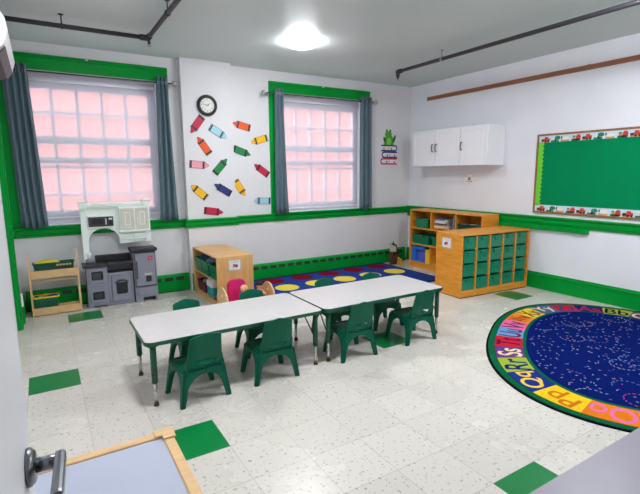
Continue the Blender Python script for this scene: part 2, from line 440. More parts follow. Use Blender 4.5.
# ------------------------------------------------------------------ ceiling things
LAMPE = emit('lamp_diffuser', (248, 251, 255), 76); LAMPG = emit('lamp_diffuser_door', (248, 251, 255), 102); LAMPF = emit('lamp_diffuser_bright', (246, 249, 255), 152)
def lamp(x, y, label, le):
    root = thing('ceiling_lamp', label, 'ceiling light', (x, y, H), group='flush ceiling lamps')
    m = MB(); m.lathe([(.0, -.0005), (.15, -.0005), (.15, -.012), (.0, -.012)], WHITE, n=36); m.build('base_ring', root)
    m = MB(); m.lathe([(.004, -.0125), (.166, -.0125), (.168, -.018), (.158, -.032), (.135, -.044), (.095, -.054), (.05, -.059), (.004, -.060)], le, n=36); m.build('diffuser', root)
lamp(2.37, 4.21, 'lit round flush ceiling lamp above the small tables', LAMPE)
lamp(.75, 2.3, 'round flush ceiling lamp over the open floor between the door and the left table', LAMPG)
lamp(3.35, 1.55, 'round flush ceiling lamp in front of the bulletin board, over the alphabet rug', LAMPF)

def hanger(m, x, y, z): m.cyl((x, y, z), (x, y, H), .005, PIPE, n=8); m.lathe([(.022, -.006), (.022, .006), (.018, .006), (.018, -.006)], PIPE, (x, y, z), 'X', 14); m.cyl((x, y, H-.006), (x, y, H-.0005), .02, PIPE, n=12)
zp, yp = 2.622, 4.51
root = thing('sprinkler_pipe', 'dark sprinkler pipe at the left that turns a corner under the ceiling', 'pipe', (.525, yp, zp))
m = MB(); m.tube([(-.82, 0, 0), (.42, 0, 0), (.42, -4.5, 0)], .019, PIPE, 14); m.build('pipe', root)
m = MB(); m.cyl((.35, 0, 0), (.42, 0, 0), .026, PIPE); m.cyl((.42, 0, 0), (.42, -.07, 0), .026, PIPE); m.sph((.42, 0, 0), .027, PIPE); m.build('elbow', root)
m = MB(); m.cyl((.42, -.03, -.02), (.42, -.03, -.06), .012, PIPE); m.cyl((.42, -.03, -.075), (.42, -.03, -.078), .022, DCHROME, n=12); m.cyl((.42, -.03, -.06), (.42, -.03, -.075), .004, DCHROME); m.build('sprinkler_head', root)
for x, y in ((-.26, 0), (.42, -.75)):
    m = MB()
    m.cyl((x, y, 0), (x, y, H-zp), .005, PIPE, n=8); m.lathe([(.024, -.008), (.024, .008), (.019, .008), (.019, -.008)], PIPE, (x, y, 0), 'X' if y == 0 else 'Y', 14); m.cyl((x, y, H-zp-.005), (x, y, H-zp-.0005), .022, PIPE, n=12); m.build('hanger', root)
root = thing('sprinkler_pipe', 'dark sprinkler pipe running along the right side of the ceiling to a sprinkler', 'pipe', (3.85, 4.46, zp))
m = MB(); m.cyl((0, 0, 0), (0, -4.5, 0), .02, PIPE); m.build('pipe', root)
m = MB(); m.sph((0, 0, 0), .028, PIPE); m.cyl((0, .005, 0), (0, -.07, 0), .027, PIPE); m.cyl((0, 0, 0), (0, 0, -.06), .024, PIPE); m.build('elbow', root)
m = MB(); m.cyl((0, 0, -.055), (0, 0, -.085), .012, PIPE); m.cyl((0, 0, -.1), (0, 0, -.103), .02, DCHROME, n=12); m.cyl((0, 0, -.085), (0, 0, -.1), .004, DCHROME); m.build('sprinkler_head', root)
for y in (-.72, -2.9):
    m = MB(); m.cyl((0, y, 0), (0, y, H-zp), .006, DCHROME, n=8); m.lathe([(.026, -.01), (.026, .01), (.02, .01), (.02, -.01)], DCHROME, (0, y, 0), 'Y', 14); m.cyl((0, y, H-zp-.006), (0, y, H-zp-.0005), .024, DCHROME, n=12); m.build('hanger', root)

root = thing('air_conditioner', 'white wall mounted air conditioner high on the left wall', 'air conditioner', (XL-.001, 3.55, 2.06))
prof = [(0, .27), (.15, .27), (.185, .25), (.215, .19), (.222, .13), (.2, .06), (.16, .015), (.1, 0), (0, 0)]
m = MB(); m.prism(prof, .86, WHITE, 'XZ', off=-.42); m.build('housing', root)
m = MB(); m.prism([(.11, -.001), (.165, .012), (.2, .052), (.203, .05), (.168, .008), (.112, -.005)], .78, KDARK, 'XZ', off=-.38); m.build('louvre', root)

# ------------------------------------------------------------------ things on the walls
root = thing('wall_clock', 'round black rimmed wall clock on the chimney breast above the crayons', 'clock', (1.757, YP, 2.205))
m = MB(); m.lathe([(.083, -.02), (.088, -.034), (.105, -.036), (.118, -.028), (.122, -.012), (.12, -.001), (.09, -.001)], BLACK, n=40, axis='Y', M=Matrix.Scale(-1, 4, (0, 1, 0)) @ Matrix.Identity(4))
m.build('rim', root)
m = MB(); m.cyl((0, -.002, 0), (0, -.020, 0), .088, PAPER, n=36); m.build('clock_face', root)
m = MB()
for k in range(12):
    cu = bpy.data.curves.new('digit', 'FONT'); cu.body = str(k or 12); cu.size = .026; cu.align_x = 'CENTER'; cu.align_y = 'CENTER'
    to = bpy.data.objects.new('digit', cu); me = bpy.data.meshes.new_from_object(to)
    bm = bmesh.new(); bm.from_mesh(me); bpy.data.objects.remove(to)
    a = PI/2-k*PI/6
    m.add(bm, BLACK, Matrix.Translation((.067*math.cos(a), -.0206, .067*math.sin(a))) @ Matrix.Rotation(PI/2, 4, 'X'))
m.build('numerals', root)
def hand(name, ang, ln, w, y):
    m = MB(); c, s = math.sin(ang), math.cos(ang)
    m.prism([(-.012*c-w*s, -.012*s+w*c), (-.012*c+w*s, -.012*s-w*c), (ln*c+w*.5*s, ln*s-w*.5*c), (ln*c-w*.5*s, ln*s+w*.5*c)], .001, BLACK, 'XZ', off=y); m.build(name, root)
hand('hour_hand', math.radians(55), .04, .004, -.0225); hand('minute_hand', math.radians(285), .062, .003, -.024)

CR = {'crimson': (196, 22, 66), 'light blue': (164, 214, 230), 'orange': (236, 92, 26), 'yellow': (250, 190, 18), 'green': (12, 132, 66), 'pink': (246, 164, 180), 'navy': (40, 48, 130)}
def crayon(col, a, b, plane, label):
    a, b = Vector((a[0], 0, a[1])), Vector((b[0], 0, b[1])); L_ = .24; d = (b-a).normalized(); c = (a+b)/2
    ang = math.atan2(d.z, d.x)
    root = thing('crayon_cutout', label, 'wall decoration', (c.x, plane-.0005, c.z), group='paper crayons on the wall')
    root.rotation_euler = (0, -ang, 0)
    cm = colmat('crayon_'+col.replace(' ', '_'), CR[col], .55)
    h, w, k = L_/2, .044, .03
    m = MB()
    m.prism([(-h, -w), (h-.052, -w), (h-.052, -w+.012), (h-.012, -.013), (h, -.008), (h, .008), (h-.012, .013), (h-.052, w-.012), (h-.052, w), (-h, w)], -.004, cm); m.build('body', root)
    m = MB()
    for s0 in (-h+.008, h-.082):
        z = [(s0+(.004 if i % 2 else -.004), -w+2*w*i/6) for i in range(7)]
        m.prism(z+[(x+.020, y) for x, y in z[::-1]], -.0012, BLACK, off=-.0042)
    for y in (-w, w-.003): m.prism(rect(-h, y, h-.052, y+.003), -.001, BLACK, off=-.0042)
    m.prism(rect(h-.055, -w, h-.052, w), -.001, BLACK, off=-.0042); m.prism(rect(-h, -w, -h+.003, w), -.001, BLACK, off=-.0042)
    for sg in (1, -1):
        m.prism([(h-.052, sg*(w-.012)), (h-.052, sg*(w-.015)), (h-.012, sg*.010), (h-.012, sg*.013)], -.001, BLACK, off=-.0042)
    m.build('wrapper_lines', root)
B_ = YB
crayon('crimson', (1.69, 2.07), (1.555, 1.89), YP, 'crimson paper crayon pointing down to the left just under the clock')
crayon('light blue', (1.774, 1.965), (1.987, 1.838), YP, 'light blue paper crayon pointing down to the right, below the clock')
crayon('orange', (2.344, 1.978), (2.111, 2.035), B_, 'orange paper crayon pointing left, topmost beside the right window')
crayon('orange', (1.762, 1.647), (1.627, 1.838), YP, 'orange paper crayon pointing up, below the clock and above the pink crayon')
crayon('yellow', (2.58, 1.868), (2.348, 1.8), B_, 'yellow paper crayon pointing left, touching the right window casing')
crayon('green', (2.108, 1.725), (2.336, 1.643), B_, 'green paper crayon pointing right')
crayon('pink', (1.51, 1.527), (1.755, 1.507), YP, 'pink paper crayon, the only pink one')
crayon('green', (1.814, 1.411), (1.977, 1.590), YP, 'green paper crayon pointing up to the right')
crayon('crimson', (2.577, 1.389), (2.388, 1.524), B_, 'crimson paper crayon pointing up to the left beside the right window')
crayon('yellow', (1.701, 1.121), (1.518, 1.28), YP, 'yellow paper crayon pointing up to the left, lowest yellow on the left edge')
crayon('navy', (2.011, 1.158), (1.803, 1.285), YP, 'navy blue paper crayon, the only dark blue one')
crayon('yellow', (2.115, 1.325), (2.244, 1.124), B_, 'yellow paper crayon pointing down, right of the navy crayon')
crayon('light blue', (2.60, 1.047), (2.365, 1.056), B_, 'light blue paper crayon pointing left, low beside the right window casing')
crayon('crimson', (1.661, 0.972), (1.9, 0.935), YP, 'crimson paper crayon pointing right, lowest of all, just over the chair rail')

# frog on books decal
FG, FD = colmat('frog_green', (84, 168, 46), .6), colmat('frog_dark', (34, 92, 26), .6)
NAVY, CRIM, CREAM = colmat('decal_navy', (36, 44, 122), .6), colmat('decal_crimson', (196, 28, 64), .6), colmat('decal_cream', (238, 232, 236), .7)
root = thing('frog_decal', 'wall sticker of a green frog sitting on three books between window and corner', 'wall sticker', (4.63, YB-.0005, 1.53))
m = MB()
def blob(cx, cz, rx, rz, mt, d=-.004, off=0, rot=0):
    p = arc(cx, cz, rx, rz, 0, 2*PI, 18)[:-1]
    if rot: p = [(cx+(x-cx)*math.cos(rot)-(z-cz)*math.sin(rot), cz+(x-cx)*math.sin(rot)+(z-cz)*math.cos(rot)) for x, z in p]
    m.prism(p, d, mt, off=off)
blob(-.005, .375, .085, .085, FG); blob(-.015, .455, .068, .05, FG, -.005); blob(-.05, .505, .02, .024, FG, -.004); blob(.02, .505, .02, .024, FG, -.004)
blob(-.05, .512, .009, .01, BLACK, -.006); blob(.02, .512, .009, .01, BLACK, -.006)
blob(-.085, .365, .02, .055, FD, -.005, rot=.35); blob(.10, .385, .02, .07, FD, -.005, rot=-.4); blob(-.07, .31, .035, .014, FG, -.006); blob(.06, .31, .035, .014, FG, -.006)
blob(-.005, .35, .045, .055, colmat('frog_belly', (146, 204, 84), .6), -.0055)
m.build('frog', root)
for nm, z, x0, x1, mt, left in (('crimson', 0, -.165, .16, CRIM, True), ('navy', .1, -.14, .165, NAVY, True), ('blue', .2, -.15, .165, NAVY, False)):
    m = MB(); hgt = .098
    s = 1 if left else -1; e = x0 if left else x1; f = x1 if left else x0
    o1 = [(f, z), (f, z+.014)] ; 
    ring = arc(e+s*.045, z+hgt/2, .045, hgt/2, PI/2, 3*PI/2, 10) if left else arc(e-.045, z+hgt/2, .045, hgt/2, PI/2, -PI/2, 10)
    inner = arc(e+s*.05, z+hgt/2, .034, hgt/2-.021, PI/2, 3*PI/2, 10) if left else arc(e-.05, z+hgt/2, .034, hgt/2-.021, PI/2, -PI/2, 10)
    m.prism([(f, z+hgt)]+ring+[(f, z), (f, z+.021)]+inner[::-1]+[(f, z+hgt-.021)], -.005, mt)
    m.build('book_cover', root)['label'] = nm+' book cover'
    m = MB(); m.prism(([(f-s*.012, z+hgt-.021)]+inner+[(f-s*.012, z+.021)]), -.003, CREAM)
    for k, (dx, c) in enumerate(((.05, CRIM), (.15, colmat('decal_gold', (230, 160, 40))), (.2, NAVY if left else CRIM))):
        blob(f-s*dx, z+.04+.008*(k % 2), .012, .016, c, -.0045)
    m.build('pages', root)

# white wall cabinet
x0, y0, y1, z0, z1 = 4.745, 3.795, 5.14, 1.49, 1.99
root = thing('wall_cabinet', 'white three door wall cabinet hung on the right wall near the corner', 'cabinet', (XR, (y0+y1)/2, z0))
cx, cy = XR, (y0+y1)/2
CAB = mat('cabinet_white', (250, 250, 253), .35)
m = MB(); m.box(x0+.02-cx, y0-cy, 0, 0, y1-cy, z1-z0, CAB, .002); m.build('carcass', root)
wd = (y1-y0)/3
for k in range(3):
    a, b = y0+wd*k+.004-cy, y0+wd*(k+1)-.004-cy
    m = MB(); X = x0-cx
    m.prism([rect(a, .004, b, z1-z0-.004), rect(a+.055, .06, b-.055, z1-z0-.06)], .018, CAB, 'YZ', off=X)
    m.box(X+.007, a+.05, .055, X+.014, b-.05, z1-z0-.055, CAB)
    m.prism([(a+.075, .08), (b-.075, .08), (b-.075, z1-z0-.08), (a+.075, z1-z0-.08)], .009, CAB, 'YZ', off=X+.001)
    d = m.build('door', root, bevel=.003)
    hy = (b-.03) if k < 2 else (a+.03)
    m = MB(); pts = [(X, hy, .2), (X-.022, hy, .205), (X-.028, hy, .235), (X-.028, hy, .265), (X-.022, hy, .295), (X, hy, .3)]
    m.tube(pts, .0065, colmat('handle_pewter', (96, 90, 86), .35, metal=.8), 8); h = m.build('handle', d)
m = MB(); m.box(XR-.006, 4.235, 1.255, XR, 4.405, 1.375, colmat('plate_white', (252, 252, 252), .5), .002)
PINKM = colmat('plate_print', (206, 120, 120), .6)
m.box(XR-.0072, 4.27, 1.275, XR-.0055, 4.37, 1.285, PINKM); m.box(XR-.0072, 4.305, 1.295, XR-.0055, 4.345, 1.335, PINKM)
for y in (4.255, 4.378): m.box(XR-.0072, y, 1.34, XR-.0055, y+.012, 1.36, PINKM)
tag(m.build('wall_plate'), 'small white wall plate with a reddish mark under the white cabinet', 'switch plate')
m = MB(); m.box(XR-.022, 2.80, 2.47, XR, 5.17, 2.512, RAILW, .003); m.box(XR-.022, .4, 2.468, XR, 2.797, 2.510, RAILW, .003); m.box(XR-.026, 2.785, 2.466, XR-.001, 2.812, 2.514, RAILW, .002)
m.box(XR-.026, .4, 2.462, XR, 5.17, 2.470, RAILW, .001)
tag(m.build('display_rail'), 'long thin brown wooden display rail high on the right wall', 'display rail')

# bulletin board
by0, by1, bz0, bz1 = 1.05, 3.335, .918, 1.832
root = thing('bulletin_board', 'green bulletin board with patterned border strips on the right wall', 'bulletin board', (XR, 2.19, bz0))
def W(y): return y-2.19
FRW = mat('board_frame_wood', (150, 104, 66), .5, noise=.15, nscale=10)
hb = bz1-bz0; fw = .022
m = MB(); m.box(-.012, W(by0)+.01, .01, -.001, W(by1)-.01, hb-.01, mat('board_paper', (0, 134, 82), .75, spec=.08, noise=.02, nscale=4)); m.build('backing_paper', root)
for nm, args in (('frame_rail', (W(by0), 0, W(by1), fw)), ('frame_rail', (W(by0), hb-fw, W(by1), hb)), ('frame_stile', (W(by0), fw, W(by0)+fw, hb-fw)), ('frame_stile', (W(by1)-fw, fw, W(by1), hb-fw))):
    a, b, c, d = args; m = MB(); m.box(-.022, a, b, 0, c, d, FRW, .002); m.build(nm, root)
LIME = colmat('lime_strip', (112, 214, 44), .6)
a = W(by1)-fw; n = 15
sc = [(a, hb-.09), (a, .09)]
for k in range(n*4+1):
    z = .09+(hb-.18)*k/(n*4); sc.append((a-.050-.018*abs(math.sin(PI*k/4)), z))
m = MB(); m.prism(sc, -.002, LIME, 'YZ', off=-.0125); m.build('border_strip', root)['label'] = 'lime green scalloped border strip'
SKY, FARM, BARN, LEAF, TAN = colmat('strip_sky', (206, 226, 236), .6), colmat('strip_cream', (240, 236, 224), .6), colmat('strip_red', (206, 62, 52), .6), colmat('strip_teal', (24, 128, 104), .6), colmat('strip_tan', (206, 160, 110), .6)
for zb in (fw, hb-fw-.075):
    m = MB(); m.box(-.0145, W(by0)+fw, zb, -.0122, W(by1)-fw, zb+.075, SKY)
    y = W(by1)-fw-.03; k = 0; rnd = random.Random(5)
    bo = -.0146
    while y > W(by0)+.12:
        kind = k % 4
        def q(ya, za, yb, zb_, mt): m.prism(rect(y-ya, zb+za, y-yb, zb+zb_), -.0012, mt, 'YZ', off=bo)
        q(0, 0, .09, .02, LEAF if kind % 2 else TAN)
        if kind == 0:
            q(.0, .012, .03, .038, BLACK); q(.028, .012, .10, .045, BARN); q(.04, .045, .08, .062, BARN); m.prism(arc(y-.05, zb+.012, .012, .012, 0, 2*PI, 8)[:-1], -.002, BLACK, 'YZ', off=bo); m.prism(arc(y-.085, zb+.012, .012, .012, 0, 2*PI, 8)[:-1], -.002, BLACK, 'YZ', off=bo)
        elif kind == 1:
            q(.02, .015, .035, .05, FARM); q(.04, .01, .06, .03, BLACK); m.prism(arc(y-.075, zb+.045, .035, .022, 0, 2*PI, 10)[:-1], -.0015, LEAF, 'YZ', off=bo); q(.068, 0, .08, .03, TAN)
        elif kind == 2:
            m.prism(arc(y-.05, zb+.035, .04, .02, 0, 2*PI, 10)[:-1], -.0015, FARM, 'YZ', off=bo); q(.03, .02, .075, .035, colmat('strip_pink', (228, 150, 150))); q(.0, .03, .012, .06, BLACK)
        else:
            q(.01, .005, .05, .04, TAN); q(.05, .005, .10, .055, BARN); q(.06, .055, .09, .066, BARN); q(.012, .04, .04, .055, LEAF)
        y -= .118; k += 1
    m.build('border_strip', root)['label'] = 'border strip printed with small red and teal farm pictures'

m = MB(); m.box(XL+.046, 4.87, .21, XL+.062, 4.93, .33, PAPER, .003); m.box(XL+.0615, 4.885, .24, XL+.0635, 4.915, .27, KBEIGE); m.box(XL+.0615, 4.885, .285, XL+.0635, 4.915, .31, KBEIGE)
tag(m.build('outlet_plate'), 'small white outlet plate on the green trim of the left wall', 'outlet')

# ------------------------------------------------------------------ rugs
def carpet(n, rgb): return mat('rug_'+n, rgb, .95, spec=.03, noise=.08, nscale=60, bump=.5, bscale=500)
RB, RBK, RG = carpet('blue', (22, 44, 126)), carpet('black', (14, 18, 24)), carpet('green', (12, 92, 58))
m = MB(); zt = .010
rx0, ry0, rx1, ry1 = 2.08, 4.15, 4.47, 5.455
m.prism(rrect(rx0, ry0, rx1, ry1, .04), zt, carpet('binding', (30, 44, 70)), 'XY')
m.prism(rrect(rx0+.03, ry0+.03, rx1-.03, ry1-.03, .03), .0006, carpet('dot_blue', (42, 64, 142)), 'XY', off=zt)
DR, DY = carpet('dark_red', (122, 20, 48)), carpet('yellow', (234, 214, 78))
for j, yy in enumerate((5.28, 4.885, 4.48)):
    for k in range(6):
        xx = 2.06+.432*k
        if xx < rx0+.16: continue
        if xx > rx1-.1 or (j == 2 and xx > 3.6): continue
        m.prism(arc(xx, yy, .152, .152, 0, 2*PI, 28)[:-1], .0006, (DR, DY, DR)[j], 'XY', off=zt+.0006)
o = m.build('dotted_rug'); tag(o, 'blue rug with rows of dark red and yellow dots below the right window', 'rug')

rcx, rcy, ra, rb, rth, rn = 3.758, 1.697, 1.316, .94, .55, 2.4
def rp(t, inset):
    c, s = math.cos(t), math.sin(t); a, b = ra-inset, rb-inset
    u = a*math.copysign(abs(c)**(2/rn), c); v = b*math.copysign(abs(s)**(2/rn), s)
    return Vector((rcx+u*math.cos(rth)-v*math.sin(rth), rcy+u*math.sin(rth)+v*math.cos(rth), 0))
NT = 720
def loop(ins): return [tuple(rp(2*PI*k/NT, ins)[:2]) for k in range(NT)]
m = MB()
def ring(ins, z, d, mt): m.prism(loop(ins)[::4], d, mt, 'XY', off=z)
ring(0, 0.0, .009, RBK); ring(.016, .009, .0005, RG); ring(.062, .0095, .0005, RBK)
ring(.275, .0105, .0005, RG); ring(.30, .011, .0005, carpet('royal_blue', (6, 24, 92)))
# letter cells round the border, clockwise, equal arc lengths
mid = [rp(2*PI*k/NT, .168) for k in range(NT+1)]
S = [0]
for a, b in zip(mid, mid[1:]): S.append(S[-1]+(b-a).length)
LT = S[-1]
def t_at(s):
    s %= LT; lo, hi = 0, NT
    while hi-lo > 1:
        md = (lo+hi)//2
        if S[md] <= s: lo = md
        else: hi = md
    return 2*PI*(lo+(s-S[lo])/(S[hi]-S[lo]))/NT
ref = Vector((2.78, 2.0, 0))                              # centre of the Rr cell
sR = S[min(range(NT), key=lambda k: (mid[k]-ref).length)]
PAL = {'Oo': ((238, 130, 30), (240, 120, 170)), 'Pp': ((246, 206, 40), (214, 120, 30)), 'Qq': ((34, 52, 134), (244, 206, 80)), 'Rr': ((164, 188, 60), (24, 40, 104)),
       'Ss': ((110, 60, 130), (238, 220, 170)), 'Tt': ((206, 36, 60), (110, 20, 50)), 'Uu': ((104, 160, 214), (110, 30, 70)), 'Vv': ((240, 110, 160), (70, 40, 110)), 'Ww': ((240, 140, 50), (150, 40, 40)),
       'Xx': ((240, 204, 60), (110, 70, 40)), 'Yy': ((76, 104, 140), (236, 220, 180)), 'Zz': ((198, 30, 56), (60, 70, 140)), 'Aa': ((24, 40, 110), (190, 34, 60)), 'Bb': ((176, 190, 60), (20, 30, 40)),
       'Cc': ((110, 60, 130), (238, 220, 170)), 'Dd': ((206, 36, 60), (240, 200, 120)), 'Ee': ((104, 160, 214), (24, 40, 104)), 'Ff': ((240, 110, 160), (70, 40, 110)), 'Gg': ((240, 204, 60), (150, 40, 40)), 'Hh': ((34, 52, 134), (244, 206, 80)),
       'Ii': ((198, 30, 56), (244, 220, 180)), 'Jj': ((164, 188, 60), (110, 20, 50)), 'Kk': ((240, 140, 50), (24, 40, 104)), 'Ll': ((76, 104, 140), (244, 206, 80)), 'Mm': ((240, 110, 160), (110, 20, 50)), 'Nn': ((104, 160, 214), (150, 40, 40))}
keys = [chr(65+i)+chr(97+i) for i in range(26)]
wid = {k: LT/26*(1.12 if k in ('Mm', 'Nn', 'Oo', 'Pp', 'Qq') else 20.4/21) for k in keys}
start, acc = {}, 0.0
for k in keys: start[k] = acc+wid[k]/2; acc += wid[k]
for i, kx in enumerate(keys):
    cell = wid[kx]; sc_ = sR-(start[kx]-start['Rr'])                      # clockwise = decreasing parameter
    inn, outp = [], []
    for q in range(9):
        t_ = t_at(sc_+cell*(.5-q/8))
        outp.append(tuple(rp(t_, .065)[:2])); inn.append(tuple(rp(t_, .274)[:2]))
    bgc, fgc = [tuple(int(v*.93) for v in c_) for c_ in PAL[kx]]
    m.prism(outp+inn[::-1], .0005, carpet('cell_%d_%d_%d' % bgc, bgc), 'XY', off=.010)
    t_ = t_at(sc_); c = rp(t_, .169); ta = rp(t_at(sc_-.02), .168)-rp(t_at(sc_+.02), .168); ta.normalize()
    upv = Vector((-ta.y, ta.x, 0))
    cu = bpy.data.curves.new('letter', 'FONT'); cu.body = kx; cu.size = .205; cu.align_x = 'CENTER'; cu.align_y = 'CENTER'; cu.offset = .003
    to = bpy.data.objects.new('letter', cu); me = bpy.data.meshes.new_from_object(to)
    bm = bmesh.new(); bm.from_mesh(me); bpy.data.objects.remove(to)
    xs = [v.co.x for v in bm.verts]; ys = [v.co.y for v in bm.verts]
    mxx, myy = (max(xs)+min(xs))/2, (max(ys)+min(ys))/2; wx, wy = max(xs)-min(xs), max(ys)-min(ys)
    sx, sy = min(1.0, cell*.90/wx), min(1.25, .18/wy)
    for v in bm.verts: v.co = Vector(((v.co.x-mxx)*sx, (v.co.y-myy)*sy, 0))
    m.add(bm, carpet('letter_%d_%d_%d' % fgc, fgc), Matrix(((ta.x, upv.x, 0, c.x), (ta.y, upv.y, 0, c.y), (0, 0, 1, .0108), (0, 0, 0, 1))))
# confetti flecks and squiggles woven into the blue field
rnd = random.Random(11); FL = [carpet('fleck_%d_%d_%d' % c, c) for c in ((150, 162, 196), (110, 138, 190), (176, 72, 140), (90, 124, 166), (180, 150, 110), (96, 90, 170))]
def inside(x, y, ins):
    d = Vector((x-rcx, y-rcy)); u = d.x*math.cos(rth)+d.y*math.sin(rth); v = -d.x*math.sin(rth)+d.y*math.cos(rth)
    return abs(u/(ra-ins))**rn+abs(v/(rb-ins))**rn < 1
def fleck(x, y, a, l=.008, w=.0036, mt=None):
    if not inside(x, y, .33): return
    ca, sa = math.cos(a), math.sin(a)
    m.prism([(x+l*ca-w*sa, y+l*sa+w*ca), (x-l*ca-w*sa, y-l*sa+w*ca), (x-l*ca+w*sa, y-l*sa-w*ca), (x+l*ca+w*sa, y+l*sa-w*ca)], .0004, mt or rnd.choice(FL), 'XY', off=.0115)
for k in range(1400):
    fleck(rcx+rnd.uniform(-1.3, 1.3), rcy+rnd.uniform(-1.2, 1.2), rnd.uniform(0, PI), mt=FL[0] if rnd.random() < .35 else None)
for k in range(30):
    x, y, a, mt = rcx+rnd.uniform(-1.2, 1.2), rcy+rnd.uniform(-1, 1), rnd.uniform(0, 6), rnd.choice(FL)
    kk = rnd.choice((-1, 1))*.35
    for q in range(12):
        fleck(x, y, a, .009, .0035, mt); x += .032*math.cos(a); y += .032*math.sin(a); a += kk
o = m.build('alphabet_rug'); tag(o, 'round blue rug with an alphabet border and confetti flecks at the right', 'rug')

# ------------------------------------------------------------------ tables
def make_table(label, x0, x1, y0, y1):
    cx, cy = (x0+x1)/2, (y0+y1)/2; hx, hy = (x1-x0)/2, (y1-y0)/2
    root = thing('activity_table', label, 'table', (cx, cy, 0), group='two low activity tables')
    m = MB(); m.prism(rrect(-hx+.005, -hy+.005, hx-.005, hy-.005, .045, 6), .022, TABTOP, 'XY', off=.398); m.build('tabletop', root)
    m = MB(); m.prism([rrect(-hx, -hy, hx, hy, .05, 6), rrect(-hx+.0045, -hy+.0045, hx-.0045, hy-.0045, .0455, 6)], .0235, TABG, 'XY', off=.3962); m.build('edge_band', root)
    m = MB()
    m.prism([rect(-hx+.11, -hy+.10, hx-.11, hy-.10), rect(-hx+.125, -hy+.115, hx-.125, hy-.115)], .03, TABG, 'XY', off=.368); m.build('apron', root)
    for sx in (-1, 1):
        for sy in (-1, 1):
            lx, ly = sx*(hx-.05), sy*(hy-.045)
            m = MB(); m.cyl((lx, ly, .15), (lx, ly, .399), .0185, TABG); m.cyl((lx, ly, .385), (lx, ly, .398), .034, TABG); l = m.build('leg', root)
            m = MB(); m.cyl((lx, ly, .012), (lx, ly, .16), .0115, CHROME); m.build('leg_insert', l)['label'] = 'chrome leg insert'
            m = MB(); m.lathe([(.0118, .022), (.014, .018), (.016, .006), (.016, .0), (.0, .0)], mat('rubber', (58, 44, 40), .7), (lx, ly, 0), n=16); m.build('foot', l)
            m = MB(); m.cyl((lx, ly-sy*.012, .21), (lx-sx*.02, ly-sy*.19, .397), .005, BLACK, n=8); m.build('leg_brace', root)
    return root
make_table('left of the two low grey topped tables, edged in green, nearer the play kitchen', .436, 1.676, 2.702, 3.300)
make_table('right of the two low grey topped tables, edged in green, nearer the cubby unit', 1.688, 2.915, 2.702, 3.305)

# ------------------------------------------------------------------ chairs
def make_chair(label):
    root = thing('child_chair', label, 'chair', group='green plastic child chairs')
    hs = .215
    def splay(v):
        k = 1+.24*(1-v.z/hs) if v.z < hs else 1
        return Vector((v.x*k, v.y*(1+.12*(1-v.z/hs) if v.z < hs else 1), v.z))
    m = MB()                                              # seat pan, dished, with a rolled rim
    bm = bmesh.new(); n = 12; g = []
    for j in range(n+1):
        row = []
        for i in range(n+1):
            u, v = -1+2*i/n, -1+2*j/n
            x = .132*u*math.sqrt(1-.12*v*v); y = .128*v*math.sqrt(1-.12*u*u)+.006
            z = .235-.012*(1-u*u)*(1-v*v*.6)-.012*max(0, v)**3-.014*max(abs(u), abs(v))**10
            row.append(bm.verts.new((x, y, z)))
        g.append(row)
    for a, b in zip(g, g[1:]):
        for i in range(n): bm.faces.new((a[i], a[i+1], b[i+1], b[i]))
    lo = [[bm.verts.new((v.co.x, v.co.y, v.co.z-.012)) for v in row] for row in g]
    for a, b in zip(lo, lo[1:]):
        for i in range(n): bm.faces.new((b[i], b[i+1], a[i+1], a[i]))
    for i in range(n):
        bm.faces.new((lo[0][i], lo[0][i+1], g[0][i+1], g[0][i])); bm.faces.new((g[n][i], g[n][i+1], lo[n][i+1], lo[n][i]))
        bm.faces.new((g[i][0], g[i+1][0], lo[i+1][0], lo[i][0])); bm.faces.new((lo[i][n], lo[i+1][n], g[i+1][n], g[i][n]))
    m.add(bm, CHAIRG, None, True); m.build('seat', root)
    m = MB()                                              # side rails under the seat
    m.prism([rrect(-.13, -.12, .13, .134, .03), rrect(-.112, -.102, .112, .116, .025)], .022, CHAIRG, 'XY', off=.203); m.build('seat_rim', root)
    for sx in (-1, 1):
        for sy in (-1, 1):
            m = MB()
            h1 = [(sx*.136, 0), (sx*.135, hs), (0, hs), (0, .186)] + [(sx*x, z) for x, z in arc(0, .095, .101, .09, PI/2-.25, .05, 7)] + [(sx*.111, 0)]
            yo = sy*.128
            m.prism(h1, -sy*.02, CHAIRG, 'XZ', off=yo, fn=splay)
            h2 = [(sy*.128, 0), (sy*.128, hs), (0, hs), (0, .19)] + [(sy*y, z) for y, z in arc(0, .09, .097, .10, PI/2-.25, .05, 7)] + [(sy*.106, 0)]
            m.prism(h2, -sx*.02, CHAIRG, 'YZ', off=sx*.136, fn=splay)
            m.build('leg', root, bevel=.004)
    m = MB()                                              # backrest with a hand slot and a peaked top
    o = [(-.108, .232), (-.116, .262), (-.1, .435), (-.07, .447), (0, .462), (.07, .447), (.1, .435), (.116, .262), (.108, .232)]
    slot = arc(0, .274, .072, .030, PI, 2*PI, 10) + [(.05, .283), (0, .288), (-.05, .283)]
    def lean(v):
        return Vector((v.x, v.y-.125-.05*(v.z-.232)/.23+.9*v.x*v.x, v.z))
    m.prism([o, slot], -.014, CHAIRG, 'XZ', fn=lean); m.build('backrest', root, bevel=.003)
    for sx in (-1, 1):
        m = MB(); m.prism([(-.135, .21), (-.06, .225), (-.105, .25), (-.128, .30), (-.14, .29)], .012, CHAIRG, 'YZ', off=sx*.118-(.012 if sx > 0 else 0))
        m.build('back_gusset', root)
    return root
rot = math.radians
first = make_chair('green child chair at the near side of the left table, left end, back to us')
first.location = (.75, 2.765, 0); first.rotation_euler = (0, 0, rot(6))
CG = 'green plastic child chairs'
dup(first, (1.268, 2.785, 0), rot(-1), 'green child chair at the near side of the left table, right end, back to us', CG)
dup(first, (1.965, 2.785, 0), rot(-1), 'green child chair at the near side of the right table, left end, back to us', CG)
dup(first, (2.602, 2.785, 0), rot(-1), 'green child chair at the near side of the right table, right end', CG)
